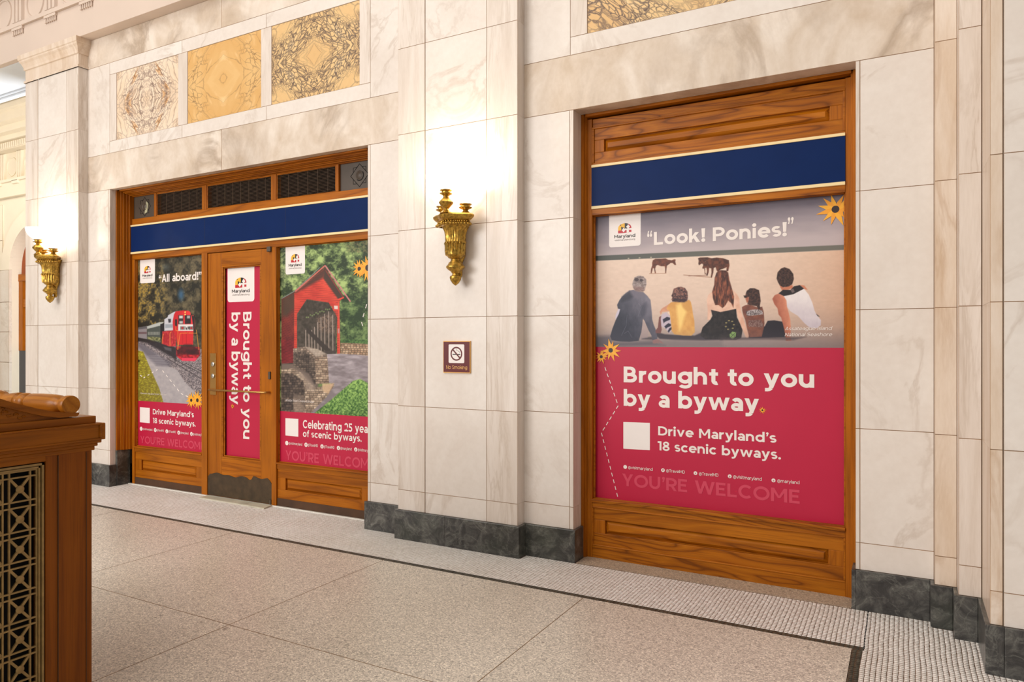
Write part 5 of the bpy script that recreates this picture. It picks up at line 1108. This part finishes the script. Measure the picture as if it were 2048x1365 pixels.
# ================================================================== SCONCES
def sconce(loc, label):
    t = thing('wall_sconce', loc, label, 'wall lamp', 'gilt sconces on the pilasters')
    # local frame: wall at y=0, toward the room is -y; z=0 at the tip
    k = 1 / 274.0; ax = (0, -.085, 0)
    prof = [(1, 0), (6, 4), (10, 10), (11.5, 15), (11, 18), (7, 20), (6, 23), (8, 25), (9, 27), (15, 31), (18.5, 35), (18.5, 37), (15, 41), (13.5, 44), (9.5, 48), (9, 51), (14, 54), (15.5, 56), (19, 59), (19.5, 64), (18.8, 72), (19.5, 82), (21, 84), (19.5, 86), (19.8, 98), (21.5, 106), (25, 113), (27, 116)]
    m = MB().lathe([(r * k, h * k) for r, h in prof], ax, 'z', 56, 0, 1, .028, (60 * k, 113 * k)); m.build('body', m_gilt, t, (0, 0, 0), local=True)
    MB().lathe([(.012, 0), (.02, .02), (.02, .1), (.045, .16), (.045, .33), (.07, .38), (.08, .40)], (0, -.03, .06), 'z', 16, sy=.9).build('back_plate', m_gilt, t, (0, 0, 0), local=True)
    lf = MB()
    for i in range(11):
        a = math.pi + math.pi * i / 10; ca, sa = math.cos(a), math.sin(a)
        path = [(q_ * ca, ax[1] + q_ * sa, z_) for q_, z_ in ((.066, .214), (.068, .245), (.069, .278), (.074, .296), (.080, .301), (.082, .295))]
        lf.tube(path, [.006, .009, .008, .006, .005, .003], 6)
    lf.build('acanthus_leaves', m_gilt, t, (0, 0, 0), local=True)
    def lobed(s_, z, n=48):
        pts = []
        for i in range(n):
            a = 2 * math.pi * i / n
            r = (1 + .13 * math.cos(4 * (a))) * s_
            pts.append((r * 1.05 * math.cos(a), -.112 + r * .78 * math.sin(a), z))
        return pts
    pl = MB(); rings = [lobed(.095, .415), lobed(.112, .425), lobed(.112, .437), lobed(.100, .447), lobed(.125, .462), lobed(.140, .478), lobed(.143, .490), lobed(.132, .500), lobed(.02, .503)]
    vs = [p for r in rings for p in r]; n = 48
    pl.add(vs, [(i * n + q, i * n + (q + 1) % n, (i + 1) * n + (q + 1) % n, (i + 1) * n + q) for i in range(len(rings) - 1) for q in range(n)], 0, True)
    pl.build('cap_plate', m_gilt, t, (0, 0, 0), local=True)
    bd = MB()
    for q, p in enumerate(lobed(.117, .428, 34)): bd.ball(p, .0095, 8, 6)
    for q, p in enumerate(lobed(.108, .446, 40)): bd.ball(p, .006, 6, 5)
    bd.build('bead_row', m_gilt, t, (0, 0, 0), local=True)
    def stem(x, y, h, r):
        s_ = [(.030, 0), (.022, .012), (.014, .022), (.012, .03)]
        if h > .1: s_ += [(.024, .05), (.034, .066), (.036, .076), (.028, .092), (.016, .108), (.014, .12)]
        z = s_[-1][1]; s_ += [(.018, z + .004), (.032, z + .014), (.033, z + .019), (.022, z + .022), (.022, z + .03), (.030, z + .036), (.031, z + .042)]
        hh = s_[-1][1]
        MB().lathe([(q_ * 1.42, hz_) for q_, hz_ in s_], (x, y, .498), 'z', 24, 0, 1, .03, (.04, .1)).build('candle_stem', m_gilt, t, (0, 0, 0), local=True)
        zb = .498 + hh; b = MB()
        prof_o = [(.02 * r, 0), (.45 * r, .012), (.78 * r, .045), (.94 * r, .085), (r, .118)]
        prof_i = [(r - .004, .118), (.92 * r - .003, .085), (.76 * r - .003, .047), (.43 * r, .017), (.02 * r, .008)]
        seg = 28; pr = prof_o + prof_i; vs = []
        for (rr, hz) in pr:
            for q in range(seg): a = 2 * math.pi * q / seg; vs.append((x + rr * math.cos(a), y + rr * math.sin(a), zb + hz))
        b.add(vs, [(i * seg + q, i * seg + (q + 1) % seg, (i + 1) * seg + (q + 1) % seg, (i + 1) * seg + q) for i in range(len(pr) - 1) for q in range(seg)], 0, True)
        o = b.build('glass_bowl', m_glass, t, (0, 0, 0), local=True); o['label'] = 'lit white glass bowl shade'
        l = bpy.data.lights.new('sconce_bulb', 'POINT'); l.energy = SCW * (1.2 if h > .1 else 1.0); l.color = (1.0, .86, .66); l.shadow_soft_size = .05
        lo = bpy.data.objects.new('sconce_bulb', l); COL.objects.link(lo); lo.parent = t; lo.location = (x, y, zb + .10)
    stem(0, -.205, .2, .115); stem(-.098, -.105, .05, .09); stem(.098, -.105, .05, .09)
    return t
SCW = 5.5
XS1 = W(911, 572, -.185)[0]; sconce((XS1, -.10, 1.902), 'gilt bronze sconce with lit glass bowls above the no-smoking plaque')
XS2 = W(100, 606, -.185)[0]; sconce((XS2, -.10, 1.915), 'gilt bronze sconce with lit glass bowls on the pilaster under the carved capital')
# ================================================================== NO-SMOKING PLAQUE
sx0, sz1 = W(887.2, 684, -.112); sx1, sz0 = W(939.2, 745.5, -.112)
sg = thing('no_smoking_plaque', ((sx0 + sx1) / 2, -.10, sz0), 'maroon no-smoking plaque with gilt edge on the pilaster', 'sign')
MB().box(sx0 - .004, sx1 + .004, -.111, -.099, sz0 - .006, sz1 + .006).build('gilt_edge', m_signedge, sg)
MB().box(sx0, sx1, -.1125, -.1105, sz0, sz1).build('plaque', m_sign, sg)
yS = -.1126; w = sx1 - sx0; h = sz1 - sz0
rcard(sg, sx0 + w * .20, sx0 + w * .80, sz0 + h * .30, sz0 + h * .915, yS, .008, m_card, 'white_square', .0004, True)
cx, cz, rr = sx0 + w * .50, sz0 + h * .605, w * .225; n = 40
ci = [(cx + r_ * math.cos(2 * math.pi * k / n), cz + r_ * math.sin(2 * math.pi * k / n)) for k in range(n) for r_ in (rr, rr * .80)]
MB().add([(p[0], yS - .0012, p[1]) for p in ci], [(2 * k, 2 * ((k + 1) % n), 2 * ((k + 1) % n) + 1, 2 * k + 1) for k in range(n)]).build('ban_ring', m_sign, sg)
flat(sg, 'cigarette', [(cx - rr * .66, cz - rr * .16), (cx + rr * .66, cz - rr * .16), (cx + rr * .66, cz - rr * .02), (cx - rr * .66, cz - rr * .02)], yS, m_inkk, .0008)
sm = MB()
pth = [(cx + rr * .55, yS - .0008, cz + rr * .08), (cx + rr * .55, yS - .0008, cz + rr * .3), (cx + rr * .3, yS - .0008, cz + rr * .34), (cx + rr * .28, yS - .0008, cz + rr * .52), (cx + rr * .0, yS - .0008, cz + rr * .5), (cx - .0, yS - .0008, cz + rr * .7)]
sm.tube(pth, .0010, 5); sm.build('smoke_curl', m_inkk, sg)
a = math.radians(-45); tx, tz = math.cos(a), math.sin(a); nx, nz = -tz * rr * .1, tx * rr * .1
flat(sg, 'ban_bar', [(cx - tx * rr * .9 + nx, cz - tz * rr * .9 + nz), (cx - tx * rr * .9 - nx, cz - tz * rr * .9 - nz), (cx + tx * rr * .9 - nx, cz + tz * rr * .9 - nz), (cx + tx * rr * .9 + nx, cz + tz * rr * .9 + nz)], yS, m_sign, .0018)
put_text(sg, 'No Smoking', (sx0 + w * .10, yS - .0008, sz0 + h * .105), (1, 0, 0), (0, 0, 1), w * .82, h * .115, m_signtext, .12, serif=True)
# ================================================================== BENCH END WITH BRONZE GRILLE
XB = -2.92; BY1 = -2.715; BY0 = -4.25; BX0 = -4.6
bn_ = thing('station_bench', (XB - .6, (BY0 + BY1) / 2, 0), 'carved oak bench end with bronze lattice grille and turned roll on top', 'bench')
def bk(name, mat, *bx, bevel=.003):
    m = MB()
    for b in bx: m.box(*b)
    return m.build(name, mat, bn_, ((bx[0][0] + bx[0][1]) / 2, (bx[0][2] + bx[0][3]) / 2, (bx[0][4] + bx[0][5]) / 2), bevel=bevel)
gy1 = WX(90, 930, XB)[0]; gy0 = BY0 + (BY1 - gy1); gz1 = 1.030; gz0 = .14
bk('carcass', m_walnut_z, (BX0, XB - .10, BY0 + .02, BY1 - .02, 0, 1.08))
bk('end_stile', m_walnut_z, (XB - .1, XB - .004, gy1 + .005, BY1 - .0, 0, 1.075), (XB - .02, XB, gy1 + .050, BY1 - .026, 0, 1.06)); bk('end_stile', m_walnut_z, (XB - .1, XB - .004, BY0, gy0 - .03, 0, 1.075))
bk('end_stile_groove', m_kick, (XB - .006, XB + .0006, BY1 - .0265, BY1 - .0245, 0, 1.05), (XB - .006, XB + .0006, gy1 + .0485, gy1 + .0505, 0, 1.05), bevel=0)
bk('top_rail', m_walnut_y, (XB - .1, XB - .004, gy0 - .03, gy1 + .006, gz1 + .004, 1.075)); bk('bottom_rail', m_walnut_y, (XB - .1, XB - .004, gy0 - .03, gy1 + .006, 0, gz0))
bk('interior', m_black, (XB - .102, XB - .09, gy0 - .02, gy1 + .02, gz0, gz1 + .01), bevel=0)
# cornice
e = .012
bk('cornice', m_walnut_y, (BX0, XB + .006, BY0, BY1 + .006, 1.055, 1.072), (BX0, XB + .014, BY0, BY1 + .014, 1.072, 1.085), (BX0, XB + .024, BY0, BY1 + .024, 1.085, 1.098), (BX0, XB + .034, BY0, BY1 + .034, 1.098, 1.166))
bk('cornice_fillet', m_walnut_y, (XB + .03, XB + .040, BY0, BY1 + .016, 1.160, 1.168), (XB + .03, XB + .040, BY0, BY1 + .016, 1.098, 1.106), (XB + .03, XB + .040, BY1 + .006, BY1 + .016, 1.106, 1.160))
bk('top_block', m_walnut_y, (BX0, XB + .010, BY0 - .0, BY1 + .009, 1.166, 1.196))
# scroll pediment, mirrored about the bench middle
KB = T(0, 760, 9.752)
def yz(p): u, v = KB([p])[0]; return WX(u, v, XB + .004)
top = [yz(p) for p in ((0, 372), (130, 415), (250, 450), (500, 510), (750, 572), (1000, 617), (1250, 640), (1400, 643), (1528, 640))]
endc = [yz(p) for p in ((1518, 672), (1500, 700), (1460, 716))]
low = [yz(p) for p in ((1130, 738), (850, 712), (600, 662), (300, 590), (130, 548), (0, 520))]
yc = (BY0 + BY1) / 2; y0_, z0_ = top[0]
ext = [(yc, z0_ + .085), (yc + .25, z0_ + .075), (yc + .42, z0_ + .035)]; extl = [(yc + .42, z0_ - .005), (yc + .25, z0_ + .035), (yc, z0_ + .045)]
MB().prism([p for p in ext if p[0] < y0_ - .02] + top + endc + low + [p for p in extl if p[0] < y0_ - .02], XB - .055, XB + .012, 'x').build('scroll_moulding', m_walnut_y, bn_, bevel=.003)
MB().prism([(yc, z0_ + .05)] + [(p[0], p[1] + .004) for p in low[::-1]] + [(endc[-1][0], 1.196), (yc, 1.196)], XB - .05, XB - .002, 'x').build('pediment_panel', m_walnut_y, bn_)
cv = MB()
for (cu_, cv_, r_, a0, a1) in ((110, 660, 60, .2, 3.6), (190, 680, 40, 3.4, 6.4), (330, 700, 45, .3, 3.3), (400, 725, 38, 3.2, 6.2), (480, 745, 40, .6, 2.9), (40, 590, 50, -1.5, 1.6)):
    pts = []
    for q in range(10):
        a = a0 + (a1 - a0) * q / 9; y_, z_ = yz((cu_ + r_ * math.cos(a), cv_ - r_ * .8 * math.sin(a))); pts.append((XB - .001, y_, z_))
    cv.tube(pts, [.0015 + .0028 * math.sin(math.pi * (q + 1) / 11) for q in range(10)], 6)
cv.build('carved_scrolls', m_walnut_y, bn_)
# turned roll along the bench back
ry, rz = WX(142.5, 810.5, XB + .008); rr = .0375
prof = [(rr * .95, 0), (rr, -.004), (rr, -.026), (rr * .95, -.032), (rr * .74, -.040), (rr * .72, -.062), (rr * .84, -.072), (rr * .97, -.085), (rr * 1.03, -.12), (rr * 1.04, -.20), (rr * .98, -.275), (rr * .92, -.287), (rr * .74, -.294), (rr * .74, -.302), (rr * .9, -.308), (rr * 1.0, -.322), (rr * .98, -.345), (rr * .82, -.354), (rr * .72, -.358), (rr * .74, -.366), (rr * .98, -.376), (rr * .96, -.40), (rr * .78, -.47), (rr * .72, -.50), (rr * .95, -.512), (rr * 1.12, -.535), (rr * .95, -.558), (rr * .8, -.565), (rr * 1.0, -.60), (rr * 1.0, -1.4)]
MB().lathe([(r_, h_) for r_, h_ in prof][::-1], (XB + .008, ry, rz), 'x', 28).build('turned_roll', m_walnut_x, bn_)
# grille: frame, lattice, bosses
gf = MB(); yF_ = XB - .012
for (o_, w_, d_) in ((0, .008, .012), (.012, .006, .008)):
    a0, a1, b0, b1 = gy0 + o_, gy1 - o_, gz0 + o_, gz1 - o_
    for bx in ((a0, a1, b1 - w_, b1), (a0, a1, b0, b0 + w_), (a0, a0 + w_, b0, b1), (a1 - w_, a1, b0, b1)): gf.box(yF_ - .008, yF_ + d_ - .006, bx[0], bx[1], bx[2], bx[3])
gf.box(yF_ - .012, yF_ - .006, gy0, gy1, gz1 - .014, gz1)
for bx in ((gy0, gy1, gz1 - .02, gz1), (gy0, gy1, gz0, gz0 + .02), (gy0, gy0 + .02, gz0, gz1), (gy1 - .02, gy1, gz0, gz1)): gf.box(yF_ - .014, yF_ - .007, *bx)
gr_ = gf.build('grille', m_bronze, bn_); gr_['label'] = 'bronze lattice grille'
iy1 = gy1 - .022; iz1 = gz1 - .022; cell = .1140; nar = .0225; big = .073; bar = .0060
lat = MB()
def vbar(y): lat.box(yF_ - .012, yF_ - .004, y - bar / 2, y + bar / 2, gz0 + .018, iz1 + .003)
def hbar(z): lat.box(yF_ - .0115, yF_ - .0035, gy0 + .018, iy1 + .002, z - bar / 2, z + bar / 2)
ys = []; y_ = iy1; kk = 0
while y_ > gy0 + .02: ys.append(y_); vbar(y_); y_ -= (nar if kk % 2 == 0 else big); kk += 1
zs_ = []; z_ = iz1; kk = 0
while z_ > gz0 + .02: zs_.append(z_); hbar(z_); z_ -= (nar if kk % 2 == 0 else cell - nar); kk += 1
for i in range(1, len(ys) - 1, 2):
    for j in range(1, len(zs_) - 1, 2):
        a0, a1, b0, b1 = ys[i + 1], ys[i], zs_[j + 1], zs_[j]; c_ = ((a0 + a1) / 2, (b0 + b1) / 2)
        for (p, q) in (((a0, b0), (a1, b1)), ((a0, b1), (a1, b0))):
            t_ = Vector((q[0] - p[0], q[1] - p[1])).normalized(); n_ = Vector((-t_.y, t_.x)) * bar * .75
            vs = [(p[0] + n_.x, p[1] + n_.y), (q[0] + n_.x, q[1] + n_.y), (q[0] - n_.x, q[1] - n_.y), (p[0] - n_.x, p[1] - n_.y)]
            lat.prism(vs, yF_ - .013, yF_ - .005, 'x')
        MB().lathe([(.0150, 0), (.0150, .003), (.0125, .0050)], (yF_ - .006, c_[0], c_[1]), 'x', 16).build('boss', m_bronze, gr_)
lat.build('lattice', m_bronze, gr_)
